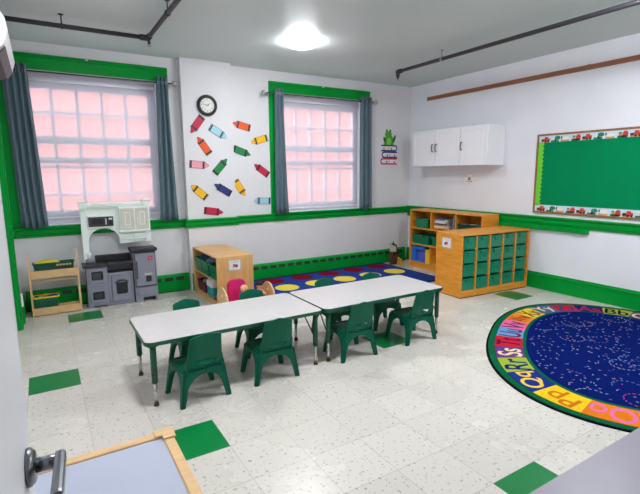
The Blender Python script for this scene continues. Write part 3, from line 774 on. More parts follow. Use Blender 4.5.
dup(first, (.875, 3.235, 0), PI+rot(3), 'green child chair tucked behind the left table, facing us, nearest the play kitchen', CG)
dup(first, (1.40, 3.245, 0), PI+rot(-2), 'green child chair tucked behind the left table, facing us, in front of the doll cradle', CG)
dup(first, (2.13, 3.25, 0), PI+rot(4), 'green child chair tucked behind the right table, facing us, left one', CG)
dup(first, (2.61, 3.205, 0), PI+rot(-3), 'green child chair tucked behind the right table, facing us, right one', CG)

# ------------------------------------------------------------------ tray bins and shelf units
def bin_mesh(m, w, d, h, mt, z=0, tp=.012):
    """open tray: w across the front, d deep, front at y=0 going to +y"""
    bm = bmesh.new(); k = .004
    def quad(i, zz): return [bm.verts.new((sx, sy, zz)) for sx, sy in ((-w/2+i, i), (w/2-i, i), (w/2-i, d-i), (-w/2+i, d-i))]
    ob, ot, it, ib = quad(tp, z), quad(0, z+h), quad(k, z+h), quad(tp+k, z+k)
    bm.faces.new(ob[::-1]); bm.faces.new(ib)
    for i in range(4):
        j = (i+1) % 4
        bm.faces.new((ob[i], ob[j], ot[j], ot[i])); bm.faces.new((ot[i], ot[j], it[j], it[i])); bm.faces.new((it[i], it[j], ib[j], ib[i]))
    m.add(bm, mt)
def rim_mesh(m, w, d, h, mt):
    m.prism([rrect(-w/2-.008, -.008, w/2+.008, d+.008, .015), rrect(-w/2+.002, .002, w/2-.002, d-.002, .008)], .012, mt, 'XY', off=h-.006)
def tray(name, label, loc, rz, w, d, h, mt, group=None, pull=True, tp=.012):
    root = thing(name, label, 'storage tray' if name == 'storage_tray' else 'bin', loc, rz, group)
    m = MB(); bin_mesh(m, w, d, h, mt, tp=tp if name != 'storage_tray' else .006); m.build('tub', root)
    m = MB(); rim_mesh(m, w, d, h, mt); m.build('rim', root)
    if pull:
        m = MB(); m.prism([(-.045, 0), (.045, 0), (.035, -.02), (-.035, -.02)], .006, mt, 'XY', off=h-.012); m.box(-.04, -.012, h-.045, .04, .008, h-.012, mt, .003); m.build('pull', root)
    return root

# small low shelf with its open side to the left
X0, X1, Y0, Y1, HS = 1.478, 1.885, 4.49, 5.352, .55
root = thing('storage_shelf', 'small low maple shelf against the back wall with green bins inside', 'shelf', ((X0+X1)/2, (Y0+Y1)/2, 0)); cx, cy = (X0+X1)/2, (Y0+Y1)/2
hx, hy = (X1-X0)/2, (Y1-Y0)/2
m = MB(); m.box(-hx, -hy, HS-.018, hx, hy, HS, MAPLE, .003); m.build('top_panel', root)
for s in (-1, 1):
    m = MB(); a, b = sorted((s*hy, s*(hy-.018))); m.box(-hx, a, 0, hx, b, HS-.018, MAPLE, .002); m.build('end_panel', root)
m = MB(); m.box(-hx+.015, -hy+.018, .268, hx-.02, hy-.018, .285, MAPLE); m.build('shelf_board', root)
m = MB(); m.box(-hx+.01, -hy+.018, .035, hx-.02, hy-.018, .052, MAPLE); m.box(-hx+.012, -hy+.018, 0, -hx+.028, hy-.018, .035, MAPLE); m.build('bottom_board', root)
m = MB(); m.box(hx-.02, -hy+.018, .0, hx-.002, hy-.018, HS-.018, MAPLE); m.build('back_panel', root)
MAROON, TEAL = colmat('maroon_plastic', (84, 24, 52), .5), colmat('teal_plastic', (40, 150, 150), .5)
for yy, wd_, lb in ((5.20, .22, 'green bin of blue cloth on the upper board, rear end of the small low shelf'), (4.945, .24, 'green bin of blue cloth on the upper board, middle of the small low shelf'), (4.655, .25, 'green bin on the upper board of the small low shelf, nearest its front end panel')):
    tray('storage_bin', lb, (1.487, yy, .2855), -PI/2, wd_, .34, .15, BING, 'green bins on the small low shelf', pull=False)
def heap(label, cat, name, loc, sx, sy, sz, mts, n, seed):
    rn_ = random.Random(seed); m = MB()
    bm = bmesh.new(); bmesh.ops.create_icosphere(bm, subdivisions=3, radius=1)
    for v in bm.verts:
        k = 1+.22*math.sin(5*v.co.x+seed)*math.sin(6*v.co.y+2*seed)+.1*math.sin(13*v.co.x+9*v.co.y+seed)
        v.co = Vector((v.co.x*sx, v.co.y*sy, max(-.5*sz, v.co.z*sz*k)))
    m.add(bm, mts[0], None, True)
    o = m.build(name, loc=loc); tag(o, label, cat); return o
heap('crumpled blue cloth heaped in the rear bin of the small low shelf', 'cloth', 'dress_up_cloth', (1.63, 5.20, .435), .12, .085, .05, [BLUEC], 1, 2)
heap('crumpled pale blue cloth heaped in the middle bin of the small low shelf', 'cloth', 'dress_up_cloth', (1.63, 4.945, .432), .12, .092, .05, [colmat('pale_cloth', (120, 140, 168), .9, noise=.3, nscale=30)], 1, 5)
heap('dark cloth in the front bin of the small low shelf', 'cloth', 'dress_up_cloth', (1.64, 4.655, .42), .12, .095, .04, [colmat('dark_cloth', (44, 48, 66), .9)], 1, 7)
tray('storage_bin', 'dark maroon bin on the bottom board of the small low shelf', (1.497, 5.14, .0525), -PI/2, .27, .3, .12, MAROON, pull=False)
heap('folded pinkish cloth in the maroon bin of the small low shelf', 'cloth', 'folded_cloth', (1.62, 5.14, .168), .1, .1, .03, [colmat('dusty_cloth', (176, 140, 140), .9)], 1, 9)
root = thing('toy_cooler', 'toy cooler with teal body and white lid on the bottom board of the low shelf', 'toy', (1.60, 4.84, .0525))
m = MB(); m.box(-.1, -.09, 0, .1, .09, .12, TEAL, .012); m.build('body', root)
m = MB(); m.prism([(-.105, .12), (.105, .12), (.095, .18), (.055, .2), (-.055, .2), (-.095, .18)], .19, WHITE, 'XZ', off=-.095); m.build('lid', root)
m = MB(); m.box(1.50, 4.53, .0525, 1.80, 4.70, .085, colmat('red_box', (150, 22, 48), .5), .004); m.box(1.51, 4.535, .085, 1.79, 4.695, .09, colmat('red_lid', (182, 40, 62), .5), .002)
tag(m.build('puzzle_box'), 'flat red box on the bottom board of the low shelf beside the toy cooler', 'box')
def notice(name, label, axis, plane, a0, a1, z0, z1):
    m = MB()
    def q(a, b, c, d, mt, t):
        if axis == 'Y': m.box(a, plane-t, b, c, plane-.0003, d, mt)
        else: m.box(plane-t, a, b, plane-.0003, c, d, mt)
    q(a0, z0, a1, z1, PAPER, .0015)
    n = 9; bl = colmat('notice_blue', (70, 80, 130), .7)
    for k in range(n):
        x = a0+(a1-a0)*(k+.15)/n; w = (a1-a0)/n*.5
        q(x, z1-.009, x+w, z1-.002, bl, .002); q(x, z0+.002, x+w, z0+.009, bl, .002)
        if k < 6: 
            zz = z0+(z1-z0)*(k+.4)/6; q(a0+.002, zz, a0+.009, zz+.01, bl, .002); q(a1-.009, zz, a1-.002, zz+.01, bl, .002)
    xm = (a0+a1)/2; zm = (z0+z1)/2; g = colmat('notice_grey', (120, 120, 130), .7)
    for k in range(4): q(a0+.03+.022*k, zm+.03, a0+.045+.022*k, zm+.036, g, .002)
    q(xm-.02, zm-.018, xm+.012, zm+.012, colmat('notice_red', (206, 60, 72), .7), .002); q(xm+.008, zm-.024, xm+.034, zm+.004, bl, .0023)
    q(xm-.03, zm-.028, xm+.03, zm-.022, colmat('notice_gold', (226, 190, 90), .7), .0022)
    return tag(m.build(name), label, 'notice')
notice('picture_label', 'white picture label stuck on the end of the small low shelf', 'Y', 4.49, 1.605, 1.745, .395, .51)

# doll cradle with dolls
root = thing('doll_cradle', 'wooden doll cradle with curved heart cut end panels behind the left table', 'toy', (1.69, 4.22, 0))
def cradle_end(x):
    m = MB(); o = [(-.15, .02), (.15, .02), (.16, .17), (.13, .235), (.06, .285), (0, .295), (-.06, .285), (-.13, .235), (-.16, .17)]
    ht = [(0, .195), (.02, .22), (.016, .235), (0, .228), (-.016, .235), (-.02, .22)]
    m.prism([o, ht], .014, PINE, 'YZ', off=x); m.prism([(-.17, 0), (.17, 0), (.12, .03), (-.12, .03)], .02, PINE, 'YZ', off=x-.003)
    m.build('end_panel', root)
cradle_end(-.26); cradle_end(.235)
for s in (-1, 1):
    m = MB(); m.box(-.25, s*.135-.006, .05, .24, s*.135+.006, .16, PINE, .003); m.build('side_rail', root)
m = MB(); m.box(-.25, -.135, .075, .24, .135, .087, PINE); m.build('base_board', root)
MAG = colmat('magenta_cloth', (206, 20, 104), .85, bump=.4, bscale=120)
m = MB(); m.prism(rrect(-.1, 0, .1, .26, .07, 6), .045, MAG, 'XZ', off=0)
o = m.build('doll_cushion', loc=(1.62, 4.27, .088), bevel=.015); o.rotation_euler = (rot(-8), 0, 0); tag(o, 'bright magenta doll cushion standing up in the wooden cradle', 'cushion')
SKIN, HAIRB = colmat('doll_skin', (236, 172, 138), .5), colmat('doll_hair', (30, 24, 26), .8)
def doll(label, loc, rz, hair, cloth, tilt):
    root = thing('doll', label, 'doll', loc, rz)
    root.rotation_euler = (tilt, 0, rz)
    me = bpy.data.meshes.new('body')
    vsn = [(0, 0, .03), (0, 0, .08), (0, 0, .115), (0, 0, .135), (.04, -.005, .105), (.065, -.03, .07), (-.04, -.005, .105), (-.065, -.03, .07), (.025, -.01, .02), (.03, -.09, .015), (-.025, -.01, .02), (-.03, -.09, .015), (0, 0, .165), (0, 0, .19)]
    ed = [(0, 1), (1, 2), (2, 3), (2, 4), (4, 5), (2, 6), (6, 7), (0, 8), (8, 9), (0, 10), (10, 11), (3, 12), (12, 13)]
    rad = [.03, .034, .03, .014, .014, .011, .014, .011, .018, .013, .018, .013, .036, .034]
    me.from_pydata(vsn, ed, []); o = bpy.data.objects.new('body', me); COL.objects.link(o); o.parent = root
    sk = o.modifiers.new('skin', 'SKIN')
    for v, r in zip(me.skin_vertices[0].data, rad): v.radius = (r, r)
    me.skin_vertices[0].data[0].use_root = True
    o.modifiers.new('sub', 'SUBSURF').levels = 2; o.modifiers['sub'].render_levels = 2
    me.materials.append(SKIN)
    for p in me.polygons: p.use_smooth = True
    m = MB(); m.lathe([(.042, .02), (.048, .04), (.042, .085), (.034, .118), (.02, .128)], cloth, n=16); m.build('dress', root)
    m = MB()
    bm = bmesh.new(); bmesh.ops.create_uvsphere(bm, u_segments=16, v_segments=10, radius=.041)
    bmesh.ops.delete(bm, geom=[v for v in bm.verts if v.co.z < -.005 and v.co.y < .01], context='VERTS')
    bmesh.ops.translate(bm, vec=(0, .004, .18), verts=bm.verts); m.add(bm, hair, None, True); m.build('hair', root)
    m = MB()
    for s in (-1, 1): m.sph((s*.014, -.036, .178), .004, BLACK, n=8)
    m.sph((0, -.04, .168), .005, SKIN, n=8); m.build('face', root)
doll('doll in a pink dress leaning on the magenta cushion in the cradle', (1.65, 4.18, .085), .3, SKIN, colmat('doll_pink', (232, 120, 150), .8), 0)
doll('doll with black hair at the right end of the wooden cradle', (1.83, 4.22, .095), -.2, HAIRB, colmat('doll_blue', (40, 44, 80), .8), 0)

# tall shelf against the right wall
X0, X1, Y0, Y1, HA = 4.69, 5.005, 3.775, 5.095, .866
cx, cy = (X0+X1)/2, (Y0+Y1)/2; hx, hy = (X1-X0)/2, (Y1-Y0)/2
root = thing('bookshelf', 'honey maple bookshelf against the right wall in the corner, three shelves high', 'bookshelf', (cx, cy, 0))
m = MB(); m.box(-hx, -hy, HA-.02, hx, hy, HA, OAKD, .003); m.build('top_panel', root)
for s in (-1, 1):
    m = MB(); a, b = sorted((s*hy, s*(hy-.02))); m.box(-hx, a, 0, hx, b, HA-.02, OAK, .002); m.build('end_panel', root)
m = MB(); m.box(hx-.015, -hy+.02, 0, hx-.001, hy-.02, HA-.02, OAK); m.build('back_panel', root)
for z in (.09, .36, .60):
    m = MB(); m.box(-hx+.004, -hy+.02, z-.018, hx-.015, hy-.02, z, OAKD, .002); m.build('shelf_board', root)
m = MB(); m.box(-hx+.015, -hy+.02, 0, -hx+.03, hy-.02, .072, OAK); m.build('plinth', root)
for y in (.235, -.215):
    for z0, z1 in ((.60, HA-.02), (.09, .342) if y > 0 else (.09, .342)):
        m = MB(); m.box(-hx+.004, y-.009, z0, hx-.015, y+.009, z1, OAK); m.build('divider', root)
BB = 'green bins on the bookshelf'
tray('storage_bin', 'green bin with papers on the top shelf of the bookshelf, at the left', (4.705, 4.865, .6005), -PI/2, .25, .22, .13, BING, BB, pull=False)
tray('storage_bin', 'dark green bin with papers on the top shelf of the bookshelf, at the right', (4.705, 4.005, .6005), -PI/2, .36, .22, .12, colmat('bin_dark', (0, 66, 48), .4), BB, pull=False)
tray('storage_bin', 'green bin on the middle shelf of the bookshelf, at the left end', (4.705, 4.885, .3605), -PI/2, .34, .22, .13, BING, BB)
tray('storage_bin', 'green bin on the middle shelf of the bookshelf, second from the left', (4.705, 4.50, .3605), -PI/2, .31, .22, .13, BING, BB)
BC = [(236, 224, 200), (200, 60, 50), (240, 200, 80), (236, 236, 236), (90, 120, 170), (214, 140, 90), (120, 150, 110), (230, 200, 210), (60, 60, 80)]
rn_ = random.Random(3)
names = ['pink', 'red', 'yellow', 'white', 'blue', 'orange', 'green', 'rose', 'dark']
z = .6005; lbl = ['cream', 'red', 'yellow', 'white', 'blue', 'tan', 'sage green', 'pale pink', 'charcoal']
pos = ['lowest', 'second from the bottom', 'third from the bottom', 'fourth', 'fifth', 'sixth', 'seventh', 'topmost']
def book(w, d, h, mt, name, label, loc, rz, group, cat='book'):
    root = thing(name, label, cat, loc, rz, group)
    m = MB(); m.box(-w/2, -d/2, 0, w/2, d/2, .0015, mt); m.box(-w/2, -d/2, h-.0015, w/2, d/2, h, mt); m.box(-w/2, -d/2, 0, -w/2+.002, d/2, h, mt); m.build('cover', root)
    m = MB(); m.box(-w/2+.002, -d/2+.003, .0015, w/2-.004, d/2-.003, h-.0015, PAPER); m.build('pages', root)
    return root
for k, ci in enumerate((1, 2, 0, 5, 8, 3, 0, 4)):
    h = .015+.005*(k % 3)
    c = BC[ci]
    book(.20, .26-.012*k, h, colmat('book_%d_%d_%d' % c, c, .5), 'picture_book', lbl[ci]+' picture book lying in the bookshelf stack, '+pos[k]+' book', (4.825+.01*math.sin(k*2), 4.515+.008*math.sin(k*3), z), .12*math.sin(k*2.3), 'stacked picture books on the bookshelf')
    z += h+.0004
m = MB(); m.box(-.1, -.006, 0, .1, .006, .21, colmat('book_blue', (124, 150, 196), .4), .001); m.box(-.098, -.0045, .001, .101, .0045, .209, PAPER); 
o = m.build('picture_book', loc=(4.80, 4.262, .6005)); tag(o, 'tall pale blue picture book standing upright beside the book stack', 'book')
m = MB(); m.box(-.1, -.006, 0, .1, .006, .19, colmat('book_dark', (52, 62, 92), .4), .001); m.box(-.098, -.0045, .001, .101, .0045, .189, PAPER)
o = m.build('picture_book', loc=(4.82, 4.28, .6005)); tag(o, 'dark picture book standing upright between the stack and the pale blue book', 'book')
for yy, n, lab in ((4.865, 5, 'left'), (4.005, 7, 'right')):
    for k in range(n):
        c = [(240, 240, 240), (214, 120, 130), (150, 160, 190), (236, 226, 200), (60, 70, 110)][k % 5]
        w = .21 if n == 5 else .32
        m = MB(); m.box(-.08, -.003, 0, .08, .003, .125-.004*(k % 3), colmat('card_%d_%d_%d' % c, c, .7))
        o = m.build('flash_card', loc=(4.815, yy-w/2+.02+(w-.04)*k/(n-1), .6055)); o.rotation_euler = (rot(3*math.sin(k)), 0, 0)
        tag(o, 'cards filed upright in the %s bin on the top shelf of the bookshelf' % lab, 'card', 'filed cards in the %s top bin' % lab)
# bottom shelf toys
BL = colmat('toy_blue', (36, 116, 214), .4); YL = colmat('toy_yellow', (246, 206, 40), .4); NET = colmat('toy_violet', (92, 96, 190), .5, noise=.35, nscale=90)
root = thing('toy_block_castle', 'blue toy seat frame with violet mesh panel on the bottom shelf', 'toy', (4.80, 4.872, .0905))
m = MB(); m.prism(rrect(-.19, 0, -.11, .2, .02), .14, BL, 'YZ', off=-.09, M=Matrix.Scale(-1, 4, (0, 1, 0))); m.build('side_post', root)
m = MB(); m.box(-.08, -.06, .17, .05, .18, .235, BL, .015); m.build('top_bar', root)
m = MB(); m.box(-.04, -.095, .004, -.02, .115, .17, NET, .004); m.build('mesh_panel', root)
m = MB(); m.box(-.09, -.095, .0, .05, .11, .012, BL, .004); m.build('base', root)
m = MB(); m.prism(rrect(-.045, 0, .045, .2, .012), .12, YL, 'YZ', off=-.06); m.prism([(-.02, .17), (.02, .17), (.02, .185), (-.02, .185)], .002, colmat('toy_gold', (214, 170, 20), .5), 'YZ', off=-.0622)
o = m.build('yellow_block', loc=(4.77, 4.729, .0905)); tag(o, 'tall yellow toy block on the bottom shelf beside the blue toy seat frame', 'toy')
o = heap('tan soft toy on the bottom shelf just left of the cubby unit', 'toy', 'soft_toy', (4.79, 4.44, .122), .06, .06, .06, [colmat('plush_tan', (214, 150, 90), .95)], 1, 4)

# ship and giraffe toy on the floor
BRN, BRD = colmat('ship_brown', (92, 52, 34), .5, noise=.2, nscale=20), colmat('ship_dark', (58, 32, 26), .5)
root = thing('toy_pirate_ship', 'brown toy sailing ship on the floor between the heater and the bookshelf', 'toy', (4.60, 5.34, 0))
m = MB(); bm = bmesh.new(); secs = []
for k in range(9):
    u = k/8; x = -.13+.26*u; w = .055*math.sin(PI*(.12+.80*u))**.6; zt_ = .13+.05*(2*u-1)**2+(.03 if u > .8 else 0)
    secs.append([bm.verts.new((x, y*w, z*zt_)) for y, z in ((-1, 1), (-.95, .6), (-.7, .25), (-.25, .03), (.25, .03), (.7, .25), (.95, .6), (1, 1))])
for a, b in zip(secs, secs[1:]):
    for i in range(7): bm.faces.new((a[i], a[i+1], b[i+1], b[i]))
    bm.faces.new((a[7], a[0], b[0], b[7]))
bm.faces.new(secs[0][::-1]); bm.faces.new(secs[-1]); m.add(bm, BRN); m.box(-.06, -.03, .0, .06, .03, .02, BRD, .004); m.build('hull', root)
m = MB(); m.box(.05, -.045, .14, .125, .045, .22, BRD, .004); m.build('deck_house', root)
m = MB(); m.box(-.12, -.035, .13, -.06, .035, .19, BRD, .004); m.build('deck_house', root)
for x, h in ((-.03, .36), (.055, .31)):
    m = MB(); m.cyl((x, 0, .12), (x, 0, h), .006, BRD); m.cyl((x, -.06, h-.06), (x, .06, h-.06), .004, BRD, n=8); m.cyl((x, -.02, h-.045), (x, .02, h-.045), .016, BRD); m.build('mast', root)
m = MB(); m.prism([(-.055, .2), (.055, .2), (.05, .285), (-.05, .285)], .004, colmat('sail', (196, 186, 176), .8), 'YZ', off=-.042); m.build('sail', root)
root.rotation_euler = (0, 0, rot(25))
GIR = colmat('toy_animal_yellow', (232, 178, 60), .6, noise=.2, nscale=40)
me = bpy.data.meshes.new('toy_giraffe')
vsn = [(0, 0, .085), (.05, 0, .085), (-.05, 0, .09), (.05, .022, .045), (.052, .024, 0.006), (.05, -.022, .045), (.052, -.024, .006), (-.05, .022, .045), (-.052, .024, .006), (-.05, -.022, .045), (-.052, -.024, .006), (-.075, 0, .125), (-.095, 0, .145), (-.125, 0, .135)]
ed = [(0, 1), (0, 2), (1, 3), (3, 4), (1, 5), (5, 6), (2, 7), (7, 8), (2, 9), (9, 10), (2, 11), (11, 12), (12, 13)]
me.from_pydata(vsn, ed, []); o = bpy.data.objects.new('toy_animal', me); COL.objects.link(o)
o.modifiers.new('skin', 'SKIN')
for v, r in zip(me.skin_vertices[0].data, [.03, .028, .028, .013, .011, .013, .011, .013, .011, .013, .011, .016, .02, .013]): v.radius = (r, r)
me.skin_vertices[0].data[0].use_root = True
o.modifiers.new('sub', 'SUBSURF').render_levels = 2; me.materials.append(GIR)
o.location = (4.54, 5.13, .006); o.rotation_euler = (0, 0, rot(35)); tag(o, 'small yellow four legged toy animal on the floor in front of the brown ship', 'toy')

# cubby unit with green trays
hx, hy, HB, CA = .55, .208, .722, math.radians(-3.7)
CR_ = Matrix.Rotation(CA, 4, 'Z'); cc = Vector((3.90, 3.393, 0))+CR_.to_3x3() @ Vector((hx, hy, 0)); cx, cy = cc.x, cc.y
root = thing('cubby_unit', 'honey maple cubby unit holding twenty green trays, its end to the right wall', 'storage unit', (cx, cy, 0), CA)
m = MB(); m.box(-hx, -hy, HB-.02, hx, hy, HB, OAKD, .003); m.build('top_panel', root)
for s in (-1, 1):
    m = MB(); a, b = sorted((s*hx, s*(hx-.02))); m.box(a, -hy, 0, b, hy, HB-.02, OAK, .002); m.build('end_panel', root)
m = MB(); m.box(-hx+.02, hy-.012, 0, hx-.02, hy, HB-.02, OAK); m.build('back_panel', root)
m = MB(); m.box(-hx+.02, -hy+.004, .06, hx-.02, hy-.012, .08, OAKD); m.build('bottom_board', root)
m = MB(); m.box(-hx+.02, -hy+.006, 0, hx-.02, -hy+.03, .06, OAK); m.build('plinth', root)
m = MB(); m.box(-hx-.001, -hy-.001, 0, hx+.001, hy+.001, .007, BLACK); m.build('base_strip', root)
cw = (2*hx-.04)/5; zh = (HB-.02-.08)/4
for k in range(1, 5):
    m = MB(); x = -hx+.02+cw*k; m.box(x-.008, -hy+.006, .08, x+.008, hy-.012, HB-.02, OAK); m.build('divider', root)
for r in range(1, 4):
    for k in range(5):
        x = -hx+.02+cw*k; z = .08+zh*r
        m = MB(); m.box(x+.008, -hy+.012, z-.004, x+.024, hy-.02, z+.003, OAKD); m.box(x+cw-.024, -hy+.012, z-.004, x+cw-.008, hy-.02, z+.003, OAKD); m.build('runner', root)
cols = ['leftmost', 'second', 'middle', 'fourth', 'rightmost']; rws = ['bottom row', 'second row from the bottom', 'second row from the top', 'top row']
rn_ = random.Random(9); ft = None
for r in range(4):
    for k in range(5):
        x = -hx+.02+cw*(k+.5); z = .08+zh*r+(.0035 if r else .0005)
        lb = 'green tray in the cubby unit, %s, %s column' % (rws[r], cols[k])
        loc = cc+CR_.to_3x3() @ Vector((x, -hy+.008+rn_.uniform(0, .008), z))
        if ft is None: ft = tray('storage_tray', lb, loc, CA, cw-.034, .36, zh-.024, BINT, 'green trays in the cubby unit')
        else: dup(ft, loc, CA, lb)
o = notice('picture_label', 'white picture label stuck on the left end of the cubby unit', 'X', 0, -.075, .075, .545, .665)
o.matrix_world = Matrix.Translation(cc) @ CR_ @ Matrix.Translation((-hx-.0002, .035, 0))

# ------------------------------------------------------------------ wooden tray rack at the left
root = thing('tray_rack', 'slim wooden two tier tray rack under the left window', 'rack', (.035, 5.33, 0))
RW = .222
for s in (-1, 1):
    m = MB(); x = s*RW-(.016 if s > 0 else 0)
    m.prism([(-.095, 0), (-.055, 0), (-.02, .62), (-.028, .645), (-.045, .652), (-.06, .64)], .016, PINE, 'YZ', off=x)
    m.prism([(.055, 0), (.085, 0), (.0, .46), (-.03, .46)], .016, PINE, 'YZ', off=x)
    m.build('side_frame', root)
def rtray(z, hgt, y0, y1, nm):
    t_ = root
    m = MB(); m.box(-RW+.016, y0, z, RW-.016, y0+.014, z+hgt, PINE, .002); m.build('front_lip', root)
    m = MB(); m.box(-RW+.016, y0+.014, z, RW-.016, y1, z+.010, PINE); m.build('tray_board', root)
    m = MB(); m.box(-RW+.016, y1, z, RW-.016, y1+.012, z+hgt*.8, PINE, .002); m.build('back_lip', root)
rtray(.382, .078, -.078, .045, 'upper'); rtray(.008, .075, -.092, .07, 'lower')
m = MB(); m.box(-RW+.016, -.03, .338, RW-.016, -.018, .352, PINE); m.build('cross_rail', root)
DG = colmat('tray_dark_green', (6, 74, 56), .45)
root = thing('toy_tray', 'dark green toy tray on the upper tier of the wooden rack', 'tray', (.04, 5.268, .3925))
m = MB(); bin_mesh(m, .36, .10, .135, DG); m.build('tub', root)
m = MB(); rim_mesh(m, .36, .10, .135, DG); m.build('rim', root)
for k in range(5):
    m = MB(); m.box(.02+.028*k, -.0105, .105, .042+.028*k, -.003, .122, colmat('tray_letter', (190, 180, 120), .6)); m.build('lettering', root)
o = heap('yellow cloth toys piled in the dark green tray on the rack', 'toy', 'yellow_toys', (-.02, 5.318, .518), .12, .035, .04, [colmat('toy_lemon', (206, 206, 60), .8)], 1, 3)
root = thing('toy_basket', 'green toy basket with yellow rim on the lower tier of the wooden rack', 'basket', (-.055, 5.262, .0185))
m = MB(); bin_mesh(m, .215, .125, .165, BING)
for k in range(9): m.box(-.09+.021*k, -.001, .07, -.08+.021*k, .013, .13, DG)
m.build('tub', root)
m = MB(); rim_mesh(m, .215, .125, .165, YL); m.build('rim', root)['label'] = 'yellow rim'
for (x, y, c, r, lb) in ((-.11, 5.30, (206, 150, 40), .028, 'small orange toy ball in the green basket on the rack'), (-.06, 5.33, (180, 40, 40), .026, 'small red toy ball in the green basket on the rack'), (.012, 5.31, (30, 46, 120), .036, 'navy toy ball in the green basket on the rack'), (-.04, 5.29, (40, 40, 46), .022, 'black toy ball in the green basket on the rack'), (-.085, 5.35, (70, 150, 90), .024, 'green toy ball in the green basket on the rack')):
    m = MB(); m.sph((0, 0, 0), r, colmat('ball_%d_%d_%d' % c, c, .4)); m.lathe([(r*1.01, -.003), (r*1.01, .003), (r*.9, .003), (r*.9, -.003)], WHITE)
    z0_ = .165
    tag(m.build('toy_ball', loc=(x, y, z0_)), lb, 'ball', 'balls in the toy basket')

# ------------------------------------------------------------------ play kitchen
KX, KY = .67, 5.34
root = thing('play_kitchen', 'grey and pale green toy kitchen under the left window', 'toy kitchen', (KX, KY, 0))
def kb(name, *prims, **kw):
    m = MB()
    for p in prims:
        if p[0] == 'b': m.box(*p[1:7], p[7], p[8] if len(p) > 8 else .006, seg=2)
        elif p[0] == 'p': m.prism(p[1], p[2], p[3], 'XZ', off=p[4])
        elif p[0] == 'c': m.cyl(p[1], p[2], p[3], p[4])
    o = m.build(name, kw.get('parent', root), bevel=kw.get('bevel', 0)); return o
F = -.085                                                 # front plane (local y); back at +.095
B_ = .09
# base cabinet left, oven, fridge
kb('base_cabinet', ('p', [(-.355, 0), (-.35, .03), (-.345, .44), (-.145, .44), (-.145, 0), (-.17, 0), (-.17, .02), (-.30, .02), (-.30, 0)], B_-F, KGREY, F), ('b', -.35, F-.006, .235, -.148, F+.01, .25, KGREY))
for z0, z1 in ((.055, .205), (.27, .425)):
    d = kb('cabinet_door', ('p', [rrect(-.33, z0, -.165, z1, .02), rrect(-.305, z0+.03, -.19, z1-.03, .015)], .014, KGREY, F-.012), bevel=.004)
    kb('door_opening', ('b', -.305, F-.001, z0+.03, -.19, F+.004, z1-.03, KBLACK), ('b', -.285, F-.004, z0+.045, -.21, F+.002, z1-.05, KDARK), parent=d)
kb('oven_body', ('b', -.145, F+.005, 0, .11, B_, .36, KGREY), ('b', -.14, F-.004, .0, -.115, F+.02, .34, KGREY), ('b', .085, F-.004, 0, .108, F+.02, .34, KGREY), ('b', -.145, B_-.03, .36, .11, B_, .46, KGREY), ('b', -.145, F+.03, .345, .11, B_, .362, KBLACK))
d = kb('oven_door', ('p', [rrect(-.108, .05, .082, .325, .015), rrect(-.07, .12, .045, .25, .02)], .016, KGREY, F-.014), bevel=.004)
kb('oven_window', ('b', -.07, F-.002, .12, .045, F+.004, .25, KBLACK), parent=d)
kb('oven_handle', ('p', arc(-.013, .235, .075, .05, PI*.12, PI*.88, 8)+arc(-.013, .225, .06, .042, PI*.88, PI*.12, 8), .012, KDARK, F-.03), parent=d)
kb('fridge_body', ('p', [(.12, 0), (.118, .56), (.355, .56), (.36, 0), (.335, 0), (.33, .05), (.20, .05), (.195, 0)], B_-F+.02, KGREY, F-.02))
d = kb('fridge_door', ('b', .128, F-.034, .175, .348, F-.018, .555, KDARK), bevel=0)
for o_ in (d,): pass
kb('door_panel', ('b', .135, F-.038, .185, .342, F-.03, .548, KGREY), ('b', .142, F-.05, .27, .156, F-.036, .47, KDARK), parent=d)
kb('dispenser', ('p', [rrect(.215, .215, .315, .34, .012), rrect(.235, .225, .295, .295, .008)], .006, KGREY, F-.043), ('b', .23, F-.0395, .222, .3, F-.0375, .296, KBLACK, .0), ('b', .225, F-.0455, .305, .305, F-.043, .312, KBEIGE, .0), ('b', .225, F-.0455, .318, .305, F-.043, .324, KBEIGE, .0), parent=d)
m = MB(); m.cyl((.295, F-.0385, .49), (.295, F-.0425, .49), .026, RED); cu = [(.295+.016*math.cos(PI/2+2*PI*k/10)*(1 if k % 2 == 0 else .45), .49+.016*math.sin(PI/2+2*PI*k/10)*(1 if k % 2 == 0 else .45)) for k in range(10)]
m.prism(cu, -.001, colmat('badge_light', (236, 150, 160), .5), 'XZ', off=F-.0427); m.build('badge', d)['label'] = 'round red badge'
d = kb('freezer_drawer', ('b', .14, F-.03, .075, .345, F-.018, .16, KGREY))
# worktops
kb('countertop', ('b', -.375, F-.025, .44, -.145, B_, .475, KBLACK, .012), ('b', -.145, F-.03, .445, .118, F+.055, .478, KBLACK, .012), ('b', -.145, F+.05, .455, .118, B_, .47, KBLACK), ('b', -.24, B_-.04, .47, .115, B_-.005, .545, KBLACK, .008))
kb('sink', ('p', [rrect(-.12, F+.06, .09, B_-.05, .02), rrect(-.105, F+.07, .075, B_-.06, .015)], .006, KDARK, 0)) if False else None
kb('fridge_top', ('b', .098, F-.045, .565, .375, B_, .605, KBLACK, .014))
kb('faucet', ('c', (-.30, .02, .475), (-.30, .02, .52), .035, KGREY), ('c', (-.30, .02, .52), (-.30, .02, .585), .022, KMINT), ('c', (-.30, .02, .585), (-.30, .02, .60), .010, KMINT))
